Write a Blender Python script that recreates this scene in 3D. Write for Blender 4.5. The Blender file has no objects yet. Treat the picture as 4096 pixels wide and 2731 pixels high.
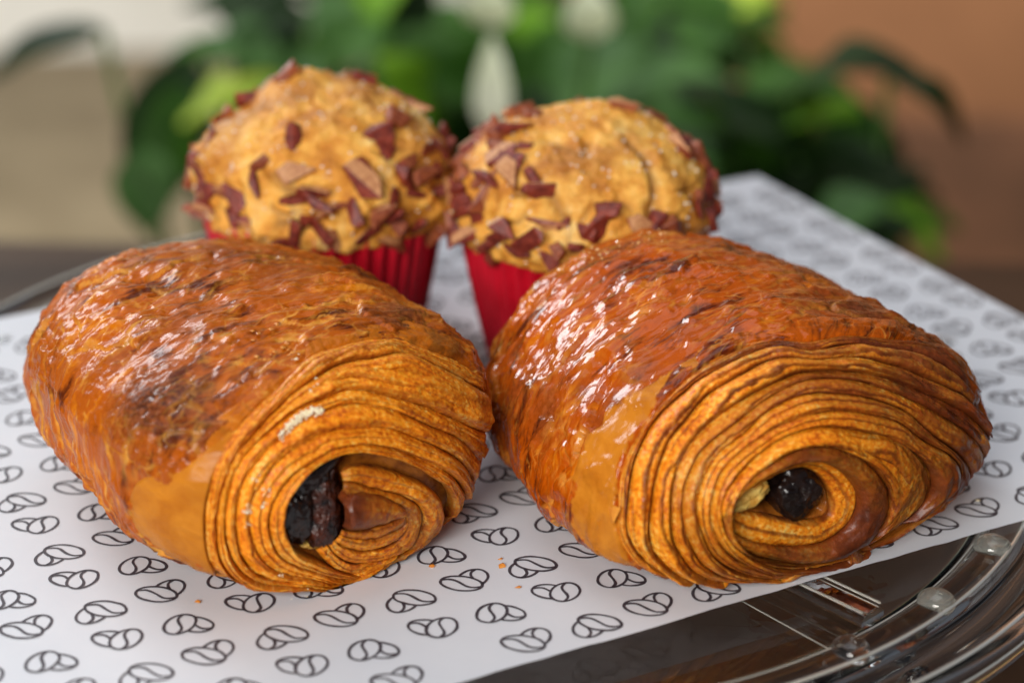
import bpy, bmesh, math, random
import numpy as np
from mathutils import Vector
from mathutils.bvhtree import BVHTree

random.seed(7)
rng = np.random.default_rng(7)
CM = 0.01                                   # everything below is written in centimetres
scene = bpy.context.scene
col = scene.collection

# ------------------------------------------------------------------ camera
PITCH = math.radians(24.0)
CAM_H = 24.0
FPX = 9100.0                                # focal length in pixels of the 4096 px wide photograph
CAM = np.array([0.0, -CAM_H / math.tan(PITCH), CAM_H])
cp, sp = math.cos(PITCH), math.sin(PITCH)
RIGHT, FWD, UP = np.array([1.0, 0, 0]), np.array([0, cp, -sp]), np.array([0, sp, cp])
cam_data = bpy.data.cameras.new("camera")
cam = bpy.data.objects.new("camera", cam_data)
col.objects.link(cam)
cam.location = tuple(CAM * CM)
cam.rotation_euler = (math.pi / 2 - PITCH, 0, 0)
cam_data.sensor_width = 36.0
cam_data.lens = 36.0 * FPX / 4096.0
cam_data.clip_start = 0.02
cam_data.clip_end = 50.0
cam_data.dof.use_dof = True
cam_data.dof.focus_distance = 0.482
cam_data.dof.aperture_fstop = 7.2
scene.camera = cam

# ------------------------------------------------------------------ light
world = bpy.data.worlds.new("World")
scene.world = world
world.use_nodes = True
wbg = world.node_tree.nodes["Background"]
wbg.inputs["Color"].default_value = (0.78, 0.85, 1.0, 1)
wbg.inputs["Strength"].default_value = 0.12

def area(name, loc, target, size, size_y, power, color):
    d = bpy.data.lights.new(name, 'AREA')
    d.shape = 'RECTANGLE'; d.size = size * CM; d.size_y = size_y * CM
    d.energy = power; d.color = color
    o = bpy.data.objects.new(name, d)
    o.location = Vector(loc) * CM
    o.rotation_euler = (Vector(target) - Vector(loc)).to_track_quat('-Z', 'Y').to_euler()
    col.objects.link(o)
    return o

area("window_light", (-95, 105, 80), (0, -5, 2), 60, 46, 16, (0.93, 0.97, 1.0))
area("front_fill", (-46, -126, 66), (0, -8, 2), 70, 55, 25.5, (1.0, 0.965, 0.92))  # unseen fill added in front to brighten the pastry ends
area("background_fill", (-30, 95, 62), (-15, 230, -55), 200, 60, 42, (1.0, 0.98, 0.95))  # added fill that brightens the far walls and leaves, no lamp stands there
area("overhead_fill", (-25, 25, 165), (0, -5, 0), 150, 150, 11.5, (0.90, 0.95, 1.0))  # soft overhead fill added to lift the paper

vs = scene.view_settings
scene.display_settings.display_device = 'sRGB'
vs.view_transform = 'Standard'; vs.look = 'None'; vs.exposure = -0.14; vs.gamma = 1.0
vs.use_curve_mapping = False
scene.render.engine = 'CYCLES'
scene.cycles.max_bounces = 10
scene.cycles.transmission_bounces = 10
scene.cycles.use_denoising = True
scene.cycles.caustics_refractive = True

# ------------------------------------------------------------------ pixel <-> place
def ray(x, y):
    return FWD + RIGHT * ((x - 2048.0) / FPX) - UP * ((y - 1365.5) / FPX)
def at(x, y, z=0.0):
    d = ray(x, y); return CAM + d * ((z - CAM[2]) / d[2])
def aty(x, y, Y):
    d = ray(x, y); return CAM + d * ((Y - CAM[1]) / d[1])
def proj(p):
    q = np.asarray(p) - CAM; z = q @ FWD
    return np.stack([2048 + FPX * (q @ RIGHT) / z, 1365.5 - FPX * (q @ UP) / z], -1)

# ------------------------------------------------------------------ noise
def _hash(ix, iy, iz, seed):
    h = (ix * 374761393 + iy * 668265263 + iz * 2147483647 + seed * 1274126177) & 0xFFFFFFFF
    h = ((h ^ (h >> 13)) * 1274126177) & 0xFFFFFFFF
    h = ((h ^ (h >> 16)) * 2246822519) & 0xFFFFFFFF
    return ((h ^ (h >> 15)) & 0xFFFFFF) / float(0xFFFFFF) * 2 - 1
def vnoise(P, seed=0):
    P = np.asarray(P, float)
    i = np.floor(P).astype(np.int64); f = P - i
    u = f * f * f * (f * (f * 6 - 15) + 10)
    r = 0
    for dx in (0, 1):
        wx = u[..., 0] if dx else 1 - u[..., 0]
        for dy in (0, 1):
            wy = u[..., 1] if dy else 1 - u[..., 1]
            for dz in (0, 1):
                wz = u[..., 2] if dz else 1 - u[..., 2]
                r = r + wx * wy * wz * _hash(i[..., 0] + dx, i[..., 1] + dy, i[..., 2] + dz, seed)
    return r
def fbm(P, oct=4, seed=0, gain=0.5):
    P = np.asarray(P, float); r = 0; a = 1.0; t = 0
    for k in range(oct):
        r = r + a * vnoise(P * (2.03 ** k) + 17.3 * k, seed + k); t += a; a *= gain
    return r / t
def ridged(P, oct=3, seed=0):
    P = np.asarray(P, float); r = 0; a = 1.0; t = 0
    for k in range(oct):
        r = r + a * (1 - np.abs(vnoise(P * (2.03 ** k) + 9.1 * k, seed + k)) * 1.6); t += a; a *= 0.5
    return np.clip(r / t, 0, 1)
def sstep(a, b, x):
    t = np.clip((x - a) / (b - a), 0, 1); return t * t * (3 - 2 * t)

# ------------------------------------------------------------------ objects
def tag(o, label=None, cat=None, group=None, kind=None):
    if label: o["label"] = label
    if cat: o["category"] = cat
    if group: o["group"] = group
    if kind: o["kind"] = kind
    return o
def origin_of(o):
    v = np.zeros(3)
    while o is not None:
        v = v + np.array(o.location) / CM; o = o.parent
    return v
def thing(name, loc, label, cat, group=None):
    o = bpy.data.objects.new(name, None); o.empty_display_size = 0.02
    o.location = tuple(np.asarray(loc, float) * CM)
    col.objects.link(o)
    return tag(o, label, cat, group)
def mesh_obj(name, V, F, mat, parent=None, smooth=True, attrs=None, loc=None):
    V = np.asarray(V, float)
    base = origin_of(parent) if parent is not None else np.zeros(3)
    if loc is not None: base = base + (np.asarray(loc) - base)
    me = bpy.data.meshes.new(name)
    F = np.asarray(F) if not isinstance(F, list) else F
    if isinstance(F, np.ndarray):
        n, k = F.shape
        me.vertices.add(len(V)); me.vertices.foreach_set("co", ((V - base) * CM).astype(np.float32).ravel())
        me.loops.add(n * k); me.loops.foreach_set("vertex_index", F.astype(np.int32).ravel())
        me.polygons.add(n)
        me.polygons.foreach_set("loop_start", np.arange(0, n * k, k, dtype=np.int32))
        me.update(calc_edges=True); me.validate()
    else:
        me.from_pydata(((V - base) * CM).tolist(), [], F); me.update()
    if smooth: me.polygons.foreach_set("use_smooth", [True] * len(me.polygons))
    mats = mat if isinstance(mat, (list, tuple)) else [mat]
    for m in mats: me.materials.append(m)
    for k, a in (attrs or {}).items():
        a = np.asarray(a, np.float32)
        if a.ndim == 1:
            at_ = me.attributes.new(k, 'FLOAT', 'POINT'); at_.data.foreach_set("value", a)
        else:
            at_ = me.attributes.new(k, 'FLOAT_VECTOR', 'POINT'); at_.data.foreach_set("vector", a.ravel())
    o = bpy.data.objects.new(name, me)
    if parent is not None: o.parent = parent
    if loc is not None: o.location = tuple((base - (origin_of(parent) if parent is not None else 0)) * CM)
    col.objects.link(o)
    return o
def grid_faces(nu, nv, wrap_v=False):
    i = np.arange(nu - 1)[:, None]; j = np.arange(nv if wrap_v else nv - 1)[None]
    j2 = (j + 1) % nv
    return np.stack([i * nv + j, (i + 1) * nv + j, (i + 1) * nv + j2, i * nv + j2], -1).reshape(-1, 4)
def grid_normals(P, wrap_v=False):
    du = np.gradient(P, axis=0)
    dv = (np.roll(P, -1, 1) - np.roll(P, 1, 1)) if wrap_v else np.gradient(P, axis=1)
    n = np.cross(du, dv); l = np.linalg.norm(n, axis=-1, keepdims=True)
    return n / np.maximum(l, 1e-9)

# ------------------------------------------------------------------ material helper
class Mat:
    def __init__(s, name):
        s.m = bpy.data.materials.new(name); s.m.use_nodes = True
        s.nt = s.m.node_tree; s.b = s.nt.nodes["Principled BSDF"]
    def n(s, t, **kw):
        nd = s.nt.nodes.new(t)
        for k, v in kw.items(): setattr(nd, k, v)
        return nd
    def link(s, a, b): s.nt.links.new(a, b); return s
    def put(s, sock, v):
        if isinstance(v, bpy.types.NodeSocket): s.nt.links.new(v, sock)
        elif isinstance(v, (tuple, list)) and len(v) == 3 and sock.type == 'RGBA': sock.default_value = (*v, 1)
        else: sock.default_value = v
    def set(s, **kw):
        for k, v in kw.items(): s.put(s.b.inputs[k.replace("_", " ")], v)
        return s
    def attr(s, name, vec=False):
        a = s.n("ShaderNodeAttribute", attribute_name=name)
        return a.outputs["Vector"] if vec else a.outputs["Fac"]
    def coord(s): return s.n("ShaderNodeTexCoord").outputs["Object"]
    def mapping(s, v, scale, loc=(0, 0, 0)):
        m = s.n("ShaderNodeMapping"); m.inputs["Scale"].default_value = scale; m.inputs["Location"].default_value = loc
        s.link(v, m.inputs["Vector"]); return m.outputs["Vector"]
    def noise(s, v, scale, detail=4, rough=0.55, dist=0.0, out="Fac"):
        t = s.n("ShaderNodeTexNoise"); t.inputs["Scale"].default_value = scale; t.inputs["Detail"].default_value = detail
        t.inputs["Roughness"].default_value = rough; t.inputs["Distortion"].default_value = dist
        if v is not None: s.link(v, t.inputs["Vector"])
        return t.outputs[out]
    def voronoi(s, v, scale, feature='F1', out="Distance"):
        t = s.n("ShaderNodeTexVoronoi", feature=feature); t.inputs["Scale"].default_value = scale
        s.link(v, t.inputs["Vector"]); return t.outputs[out]
    def ramp(s, f, stops):
        r = s.n("ShaderNodeValToRGB"); e = r.color_ramp.elements
        while len(e) < len(stops): e.new(0.5)
        for k, (p, c) in enumerate(stops):
            e[k].position = p; e[k].color = (c, c, c, 1) if isinstance(c, (int, float)) else (*c, 1)
        s.link(f, r.inputs["Fac"]); return r.outputs["Color"]
    def mix(s, f, a, b, mode='MIX'):
        m = s.n("ShaderNodeMix", data_type='RGBA', blend_type=mode)
        s.put(m.inputs[0], f); s.put(m.inputs[6], a); s.put(m.inputs[7], b); return m.outputs[2]
    def math(s, op, a, b=0.0, c=None):
        m = s.n("ShaderNodeMath", operation=op); s.put(m.inputs[0], a); s.put(m.inputs[1], b)
        if c is not None: s.put(m.inputs[2], c)
        return m.outputs[0]
    def bump(s, h, strength, dist=0.0005, normal=None):
        b = s.n("ShaderNodeBump"); b.inputs["Strength"].default_value = strength; b.inputs["Distance"].default_value = dist
        s.link(h, b.inputs["Height"])
        if normal is not None: s.link(normal, b.inputs["Normal"])
        return b.outputs["Normal"]

def mat_crust(name, light, mid, dark, glaze):
    M = Mat(name); P = M.coord(); W = M.attr("wrap", True)
    n1 = M.noise(P, 55, 5, 0.6)
    n2 = M.noise(M.mapping(W, (3.2, 0.8, 1)), 1.0, 5, 0.62, 0.6)
    f = M.math('ADD', M.math('MULTIPLY', n1, 0.55), M.math('MULTIPLY', n2, 0.5))
    base = M.ramp(f, [(0.42, dark), (0.51, mid), (0.58, mid), (0.67, light)])
    rg = M.attr("ridge")
    gold = M.ramp(M.noise(P, 300, 3), [(0.3, (0.66, 0.23, 0.02)), (0.7, (0.88, 0.46, 0.08))])
    c = M.mix(M.math('MULTIPLY', rg, 0.8), base, gold)
    # pale cracked glaze lines
    cr = M.voronoi(M.mapping(M.mix(0.25, W, M.noise(P, 120, 2, 0.5, 0, "Color")), (3.0, 1.3, 1)), 1.0, 'DISTANCE_TO_EDGE')
    crm = M.ramp(cr, [(0.0, 1.0), (0.035, 0.0)])
    crm2 = M.math('MULTIPLY', crm, M.ramp(M.noise(P, 70, 2), [(0.5, 0.0), (0.62, 0.45)]))
    c = M.mix(crm2, c, (0.70, 0.30, 0.05))
    dk = M.attr("dark")
    sp_ = M.ramp(M.noise(P, 900, 3), [(0.40, (0.055, 0.016, 0.008)), (0.62, (0.20, 0.055, 0.02))])
    dkm = M.math('MULTIPLY', dk, M.ramp(M.noise(P, 160, 4), [(0.32, 0.5), (0.52, 1.0)]))
    c = M.mix(dkm, c, sp_)
    pl = M.attr("pale")
    c = M.mix(pl, c, M.ramp(M.noise(P, 130, 4, 0.6, 1.0), [(0.3, (0.42, 0.125, 0.008)), (0.7, (0.58, 0.21, 0.018))]))
    en = M.attr("end")
    ec = M.ramp(M.noise(P, 240, 4), [(0.3, (0.16, 0.035, 0.006)), (0.65, (0.45, 0.14, 0.016))])
    c = M.mix(en, c, ec)
    rough = M.ramp(M.noise(P, 140, 4), [(0.35, glaze), (0.7, glaze + 0.22)])
    b1 = M.bump(M.noise(M.mapping(W, (5.5, 3.2, 1)), 1.0, 4, 0.5, 1.0), 0.2, 0.0014)
    b2 = M.bump(M.noise(P, 420, 3), 0.12, 0.0003, b1)
    M.set(Base_Color=c, Roughness=rough, Normal=b2, Coat_Weight=M.math('MULTIPLY', M.math('SUBTRACT', 1.0, M.math('MULTIPLY', pl, 0.75)), 0.42 if glaze < 0.2 else 0.16), Coat_Roughness=0.08)
    M.b.inputs["Specular IOR Level"].default_value = 0.08
    return M.m

def mat_layer(name):
    M = Mat(name); P = M.coord(); W = M.attr("wrap", True)
    lines = M.noise(M.mapping(W, (0.5, 9, 3)), 1.0, 3, 0.55, 0.5)
    spk = M.noise(P, 1000, 3, 0.65)
    big = M.noise(P, 110, 4)
    g = M.ramp(M.math('ADD', M.math('MULTIPLY', lines, 0.24), M.math('ADD', M.math('MULTIPLY', spk, 0.52), M.math('MULTIPLY', big, 0.26))),
               [(0.38, (0.46, 0.082, 0.002)), (0.46, (0.74, 0.190, 0.005)), (0.55, (0.93, 0.335, 0.016)), (0.65, (0.98, 0.62, 0.15))])
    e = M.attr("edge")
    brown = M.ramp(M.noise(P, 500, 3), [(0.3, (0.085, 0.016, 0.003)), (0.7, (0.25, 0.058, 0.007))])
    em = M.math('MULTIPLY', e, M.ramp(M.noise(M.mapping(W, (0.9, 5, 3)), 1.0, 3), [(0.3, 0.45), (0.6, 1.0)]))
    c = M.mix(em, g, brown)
    t = M.attr("toast")
    tb = M.ramp(M.noise(P, 260, 4), [(0.3, (0.075, 0.014, 0.004)), (0.7, (0.22, 0.045, 0.008))])
    c = M.mix(t, c, tb)
    pl = M.attr("pale")
    c = M.mix(pl, c, M.ramp(M.noise(P, 130, 4, 0.6, 1.0), [(0.3, (0.60, 0.21, 0.022)), (0.7, (0.74, 0.33, 0.05))]))
    b1 = M.bump(M.noise(P, 750, 3, 0.6), 0.5, 0.0006)
    b2 = M.bump(lines, 0.3, 0.0005, b1)
    M.set(Base_Color=c, Normal=b2, Roughness=M.ramp(M.noise(P, 200, 3), [(0.3, 0.33), (0.7, 0.55)]))
    M.b.inputs["Specular IOR Level"].default_value = 0.25
    M.set(Coat_Weight=M.math('MULTIPLY', t, 0.2), Coat_Roughness=0.25)
    M.set(Subsurface_Weight=0.2, Subsurface_Radius=(1.0, 0.35, 0.08), Subsurface_Scale=0.0022)
    return M.m

def mat_simple(name, c1, c2, scale=300, rough=0.5, bump=0.0, dist=0.0005, **kw):
    M = Mat(name); P = M.coord(); n = M.noise(P, scale, 4)
    M.set(Base_Color=M.ramp(n, [(0.35, c1), (0.65, c2)]), Roughness=rough, **kw)
    if bump: M.set(Normal=M.bump(n, bump, dist))
    return M.m

M_CRUST_L = mat_crust("matte_glazed_crust", (0.70, 0.215, 0.005), (0.44, 0.090, 0.002), (0.095, 0.014, 0.001), 0.22)
M_CRUST_R = mat_crust("shiny_glazed_crust", (0.66, 0.180, 0.003), (0.42, 0.070, 0.001), (0.085, 0.010, 0.001), 0.12)
M_LAYER = mat_layer("laminated_dough")
M_CHOC = mat_simple("baked_chocolate", (0.005, 0.003, 0.003), (0.018, 0.009, 0.007), 300, 0.24, 0.35, 0.0012)
M_BURNT = mat_simple("chocolate_stained_dough", (0.005, 0.003, 0.003), (0.075, 0.014, 0.004), 330, 0.28, 1.0, 0.0022)
M_CRUMB = mat_simple("open_crumb", (0.62, 0.26, 0.02), (0.86, 0.58, 0.14), 480, 0.6, 0.7, 0.001)
M_FLOUR = mat_simple("dry_flour", (0.84, 0.68, 0.40), (0.93, 0.85, 0.64), 700, 0.9, 0.5)
M_FLAKE = mat_simple("loose_flake", (0.50, 0.15, 0.015), (0.68, 0.27, 0.035), 500, 0.35, 0.3)

# ------------------------------------------------------------------ ground level: table, floor, walls
def slab(name, quad, z0, z1, mat):
    q = np.array(quad, float); n = len(q)
    V = np.vstack([np.c_[q, np.full(n, z0)], np.c_[q, np.full(n, z1)]])
    F = [list(range(n - 1, -1, -1)), list(range(n, 2 * n))] + [[i, (i + 1) % n, n + (i + 1) % n, n + i] for i in range(n)]
    return mesh_obj(name, V, F, mat, smooth=False)

M_ = Mat("dark_table_wood"); P_ = M_.coord()
gr = M_.noise(M_.mapping(P_, (3, 40, 3)), 1.0, 6, 0.6, 0.4)
M_.set(Base_Color=M_.ramp(gr, [(0.3, (0.030, 0.016, 0.010)), (0.7, (0.085, 0.048, 0.028))]), Roughness=0.5, Specular_IOR_Level=0.2,
       Normal=M_.bump(gr, 0.2, 0.0005))
M_TABLE = M_.m
TABLE_Z = -8.0
table = thing("table", (0, -20, TABLE_Z - 3), "dark brown wooden table under the clear tray", "table")
mesh_obj("tabletop", *(lambda q: (np.vstack([np.c_[q, np.full(4, TABLE_Z - 3)], np.c_[q, np.full(4, TABLE_Z)]]),
         [[3, 2, 1, 0], [4, 5, 6, 7], [0, 1, 5, 4], [1, 2, 6, 5], [2, 3, 7, 6], [3, 0, 4, 7]]))(
         np.array([[-70, -60], [70, -60], [70, 22.0], [-70, 30.5]], float)), M_TABLE, table, smooth=False)

FLOOR_Z = -70.0
M_FLOOR = mat_simple("tan_floor", (0.17, 0.125, 0.065), (0.26, 0.20, 0.115), 9, 0.6)
o = mesh_obj("floor", [(-600, -200, FLOOR_Z), (600, -200, FLOOR_Z), (600, 700, FLOOR_Z), (-600, 700, FLOOR_Z)], [[0, 1, 2, 3]], M_FLOOR, smooth=False)
tag(o, kind="structure")
M_CREAM = mat_simple("cream_plaster", (0.72, 0.70, 0.62), (0.85, 0.83, 0.76), 6, 0.8)
o = slab("wall_left", [(-420, 236), (-6, 262), (-6, 275), (-420, 250)], FLOOR_Z, 130, M_CREAM); tag(o, kind="structure")
M_TERRA = mat_simple("terracotta_plaster", (0.19, 0.078, 0.028), (0.26, 0.112, 0.044), 5, 0.75)
o = slab("wall_right", [(6, 168), (420, 150), (420, 162), (6, 180)], FLOOR_Z, 130, M_TERRA); tag(o, kind="structure")
M_WALL_SHADE = mat_simple("wall_foot_shade_brown", (0.10, 0.045, 0.022), (0.16, 0.07, 0.035), 10, 0.6)
o = slab("wall_foot_shade", [(6, 165), (420, 147), (420, 149.6), (6, 167.6)], FLOOR_Z, -49, M_WALL_SHADE); tag(o, kind="structure")  # added dark strip, shade at the wall's foot put into its colour

# ------------------------------------------------------------------ clear tray
TC = np.array([-1.0, -4.5])
M_ = Mat("clear_acrylic"); P_ = M_.coord()
M_.set(Base_Color=(0.97, 0.98, 0.965), Roughness=M_.ramp(M_.noise(P_, 60, 4), [(0.4, 0.0), (0.75, 0.05)]), Transmission_Weight=1.0, IOR=1.49)
M_ACRYL = M_.m
M_ = Mat("milky_acrylic")
M_.set(Base_Color=(0.86, 0.85, 0.76), Roughness=0.10, Transmission_Weight=0.88, IOR=1.49)
M_MILKY = M_.m
M_ = Mat("glint_and_seam_acrylic")  # pale tone paints light caught on rim and rib edges; also the seam
M_.set(Base_Color=(0.92, 0.91, 0.82), Roughness=0.14, Transmission_Weight=0.7, IOR=1.49)
M_GLINT_SEAM = M_.m
tray = thing("serving_tray", (TC[0], TC[1], -0.8), "round clear acrylic tray with a beaded rim on the dark table", "tray")

def lathe(name, prof, c, z0, mat, parent, n=360, closed=True):
    pr = np.array(prof, float); a = np.linspace(0, 2 * np.pi, n, endpoint=False)
    m = len(pr)
    V = np.stack([c[0] + pr[:, 0][:, None] * np.cos(a), c[1] + pr[:, 0][:, None] * np.sin(a), np.repeat(pr[:, 1][:, None], n, 1) + z0], -1)
    F = grid_faces(m, n, True)
    if closed:
        i = np.arange(n); F = np.vstack([F, np.stack([(m - 1) * n + i, i, (i + 1) % n, (m - 1) * n + (i + 1) % n], -1)])
    return mesh_obj(name, V.reshape(-1, 3), F, mat, parent)

def rounded(pts, n=5):
    """closed profile with Chaikin-rounded corners"""
    p = np.array(pts, float)
    for _ in range(n):
        q = np.roll(p, -1, 0)
        p = np.stack([0.75 * p + 0.25 * q, 0.25 * p + 0.75 * q], 1).reshape(-1, 2)
    return p
lathe("plate", rounded([(0.3, -0.45), (12.0, -0.45), (12.3, -0.44), (12.3, -0.80), (12.0, -0.80), (0.3, -0.80)], 2), TC, 0, M_ACRYL, tray)
lathe("rim_ridge", rounded([(12.32, -0.42), (12.5, -0.30), (12.75, -0.08), (13.15, -0.04), (13.35, -0.10), (13.42, -0.5), (13.3, -0.85), (12.9, -0.8), (12.6, -0.72), (12.32, -0.78)], 2), TC, 0, M_ACRYL, tray)
lathe("rim_flange", rounded([(13.44, -0.34), (13.55, -0.18), (13.68, -0.30), (14.0, -0.42), (14.3, -0.42), (14.3, -0.62), (13.9, -0.62), (13.44, -0.60)], 2), TC, 0, M_ACRYL, tray)
lathe("outer_lip", rounded([(14.32, -0.45), (14.38, -0.22), (14.55, -0.12), (14.75, -0.14), (14.9, -0.30), (14.92, -0.75), (14.7, -0.95), (14.4, -0.85), (14.34, -0.66)], 2), TC, 0, M_ACRYL, tray)
def ring(r, z, w, name="rim_glint"):
    a = np.linspace(0, 2 * np.pi, 14, endpoint=False)
    return lathe(name, np.stack([r + w * np.cos(a), z + w * 0.8 * np.sin(a)], -1), TC, 0, M_GLINT_SEAM, tray)
ring(13.36, -0.06, 0.045); ring(14.60, -0.11, 0.05); ring(14.90, -0.42, 0.035); ring(12.48, -0.28, 0.02)  # thin rings added to imitate glints along the rim
def dome(a, rr, sx, sy, sz, z, mat, name="bead"):
    nu, nv = 14, 28
    u = np.linspace(0.02, np.pi - 0.02, nu)[:, None]; v = np.linspace(0, 2 * np.pi, nv, endpoint=False)[None]
    L = np.stack([sx * np.sin(u) * np.cos(v), sy * np.sin(u) * np.sin(v), sz * np.cos(u) + 0 * v], -1)
    ca, sa = math.cos(a), math.sin(a)
    V = np.stack([TC[0] + rr * ca + L[..., 0] * ca - L[..., 1] * sa, TC[1] + rr * sa + L[..., 0] * sa + L[..., 1] * ca, z + L[..., 2]], -1)
    F = grid_faces(nu, nv, True).tolist() + [list(range(nv - 1, -1, -1)), [(nu - 1) * nv + k for k in range(nv)]]
    return mesh_obj(name, V.reshape(-1, 3), F, mat, tray)
for k, (bx_, by_) in enumerate([(3985, 2172), (3782, 2400), (3460, 2612)]):
    g = at(bx_, by_, 0.0)[:2] - TC
    a0 = math.atan2(g[1], g[0])
    dome(a0, 12.98, 0.42, 0.38, 0.26, -0.10, M_MILKY if k < 2 else M_ACRYL)
for a0 in (math.radians(20), math.radians(160), math.radians(147), math.radians(-78), math.radians(-92)):
    dome(a0, 12.98, 0.46, 0.62, 0.34, -0.22, M_ACRYL)
def bar(a, r0, r1, w, z0, z1, name="rib"):
    ca, sa = math.cos(a), math.sin(a)
    prof = rounded([(-w, z0), (-w * 0.7, z1), (w * 0.7, z1), (w, z0)], 2)
    V = []
    for r in (r0, r1):
        for y, z in prof: V.append((TC[0] + r * ca - y * sa, TC[1] + r * sa + y * ca, z))
    m = len(prof)
    F = [[i, (i + 1) % m, m + (i + 1) % m, m + i] for i in range(m)] + [list(range(m - 1, -1, -1)), list(range(m, 2 * m))]
    return mesh_obj(name, V, F, M_ACRYL, tray, smooth=False)
g = at(3560, 2490, -0.2)[:2] - TC; a_rib = math.atan2(g[1], g[0])
def strip(p, q, w, z0, z1, mat, name):
    p, q = np.array(p), np.array(q); d = (q - p) / np.linalg.norm(q - p); n = np.array([-d[1], d[0]]) * w
    V = [(*(c_ + o_), z) for z in (z0, z1) for c_, o_ in ((p, -n), (q, -n), (q, n), (p, n))]
    return mesh_obj(name, V, [[3, 2, 1, 0], [4, 5, 6, 7], [0, 1, 5, 4], [1, 2, 6, 5], [2, 3, 7, 6], [3, 0, 4, 7]], mat, tray, smooth=False)
ca_, sa_ = math.cos(a_rib), math.sin(a_rib)
for sd in (-0.30, 0.30):
    strip(TC + np.array([ca_, sa_]) * 8.0 + np.array([-sa_, ca_]) * sd, TC + np.array([ca_, sa_]) * 12.2 + np.array([-sa_, ca_]) * sd, 0.022, -0.075, -0.045, M_GLINT_SEAM, "rib_glint")  # pale strips added to imitate glints on the rib's top edges
strip(at(2900, 2365, -0.44)[:2], at(3390, 2635, -0.44)[:2], 0.012, -0.447, -0.435, M_GLINT_SEAM, "plate_seam")
for k in range(6): bar(a_rib + k * math.pi / 3, 2.0, 12.25, 0.42, -0.44, -0.06)
for k in range(6):
    a = a_rib + k * math.pi / 3
    lathe("leg", rounded([(0.02, -0.97), (0.42, -0.97), (0.34, -2.2), (0.36, -6.8), (0.7, TABLE_Z + 0.01), (0.02, TABLE_Z + 0.01)], 2),
          TC + 13.3 * np.array([math.cos(a), math.sin(a)]), 0, M_ACRYL, tray, 24)

# ------------------------------------------------------------------ printed paper
FC = np.array([7.62, 12.69]); E1 = np.array([0.472, -0.8816]); E2 = np.array([-0.8816, -0.472])
L1, L2 = 21.55, 40.0
def paper_h(x, y):
    p = np.stack([np.asarray(x, float) * 0.16, np.asarray(y, float) * 0.16, np.zeros_like(np.asarray(x, float))], -1)
    r = np.hypot(np.asarray(x) - TC[0], np.asarray(y) - TC[1])
    edge = np.asarray(((x - FC[0]) * E1[0] + (y - FC[1]) * E1[1]))        # 0 far edge .. L1 near edge
    near = sstep(L1 - 2.2, L1, edge)
    p2 = np.stack([np.asarray(x, float) * 0.42, np.asarray(y, float) * 0.42, np.ones_like(np.asarray(x, float))], -1)
    return 0.03 + 0.05 * (vnoise(p, 3) + 1) * 0.5 + near * 0.014 * (vnoise(p2, 5) + 1) - 0.02 * np.clip(r - 14, 0, 10)
paper = thing("paper_sheet", (*(FC + E1 * L1 / 2 + E2 * L2 / 2), 0.0), "white greaseproof paper printed with coffee beans lying on the clear tray", "paper")
nu, nv = 160, 260
uu, vv = np.meshgrid(np.linspace(0, L1, nu), np.linspace(0, L2, nv), indexing='ij')
jag = np.zeros_like(uu); jag[-1, :] = 0.02 * vnoise(np.stack([vv[-1] * 2.0, vv[-1] * 0, vv[-1] * 0], -1), 8)
X = FC[0] + E1[0] * (uu + jag) + E2[0] * vv; Y = FC[1] + E1[1] * (uu + jag) + E2[1] * vv
V = np.stack([X, Y, paper_h(X, Y)], -1)
M_ = Mat("greaseproof_paper"); P_ = M_.coord()
M_.set(Base_Color=M_.ramp(M_.noise(P_, 35, 5, 0.6), [(0.3, (0.77, 0.795, 0.85)), (0.7, (0.83, 0.85, 0.895))]), Roughness=0.55,
       Normal=M_.bump(M_.noise(P_, 900, 3), 0.12, 0.0002))
tl_ = M_.n("ShaderNodeBsdfTranslucent"); tl_.inputs["Color"].default_value = (0.82, 0.84, 0.90, 1)
mx_ = M_.n("ShaderNodeMixShader"); mx_.inputs[0].default_value = 0.22
M_.link(M_.b.outputs[0], mx_.inputs[1]); M_.link(tl_.outputs[0], mx_.inputs[2])
M_.link(mx_.outputs[0], M_.nt.nodes["Material Output"].inputs["Surface"])
M_PAPER = M_.m
sheet = mesh_obj("sheet", V.reshape(-1, 3), grid_faces(nu, nv)[:, ::-1], M_PAPER, paper)

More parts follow.
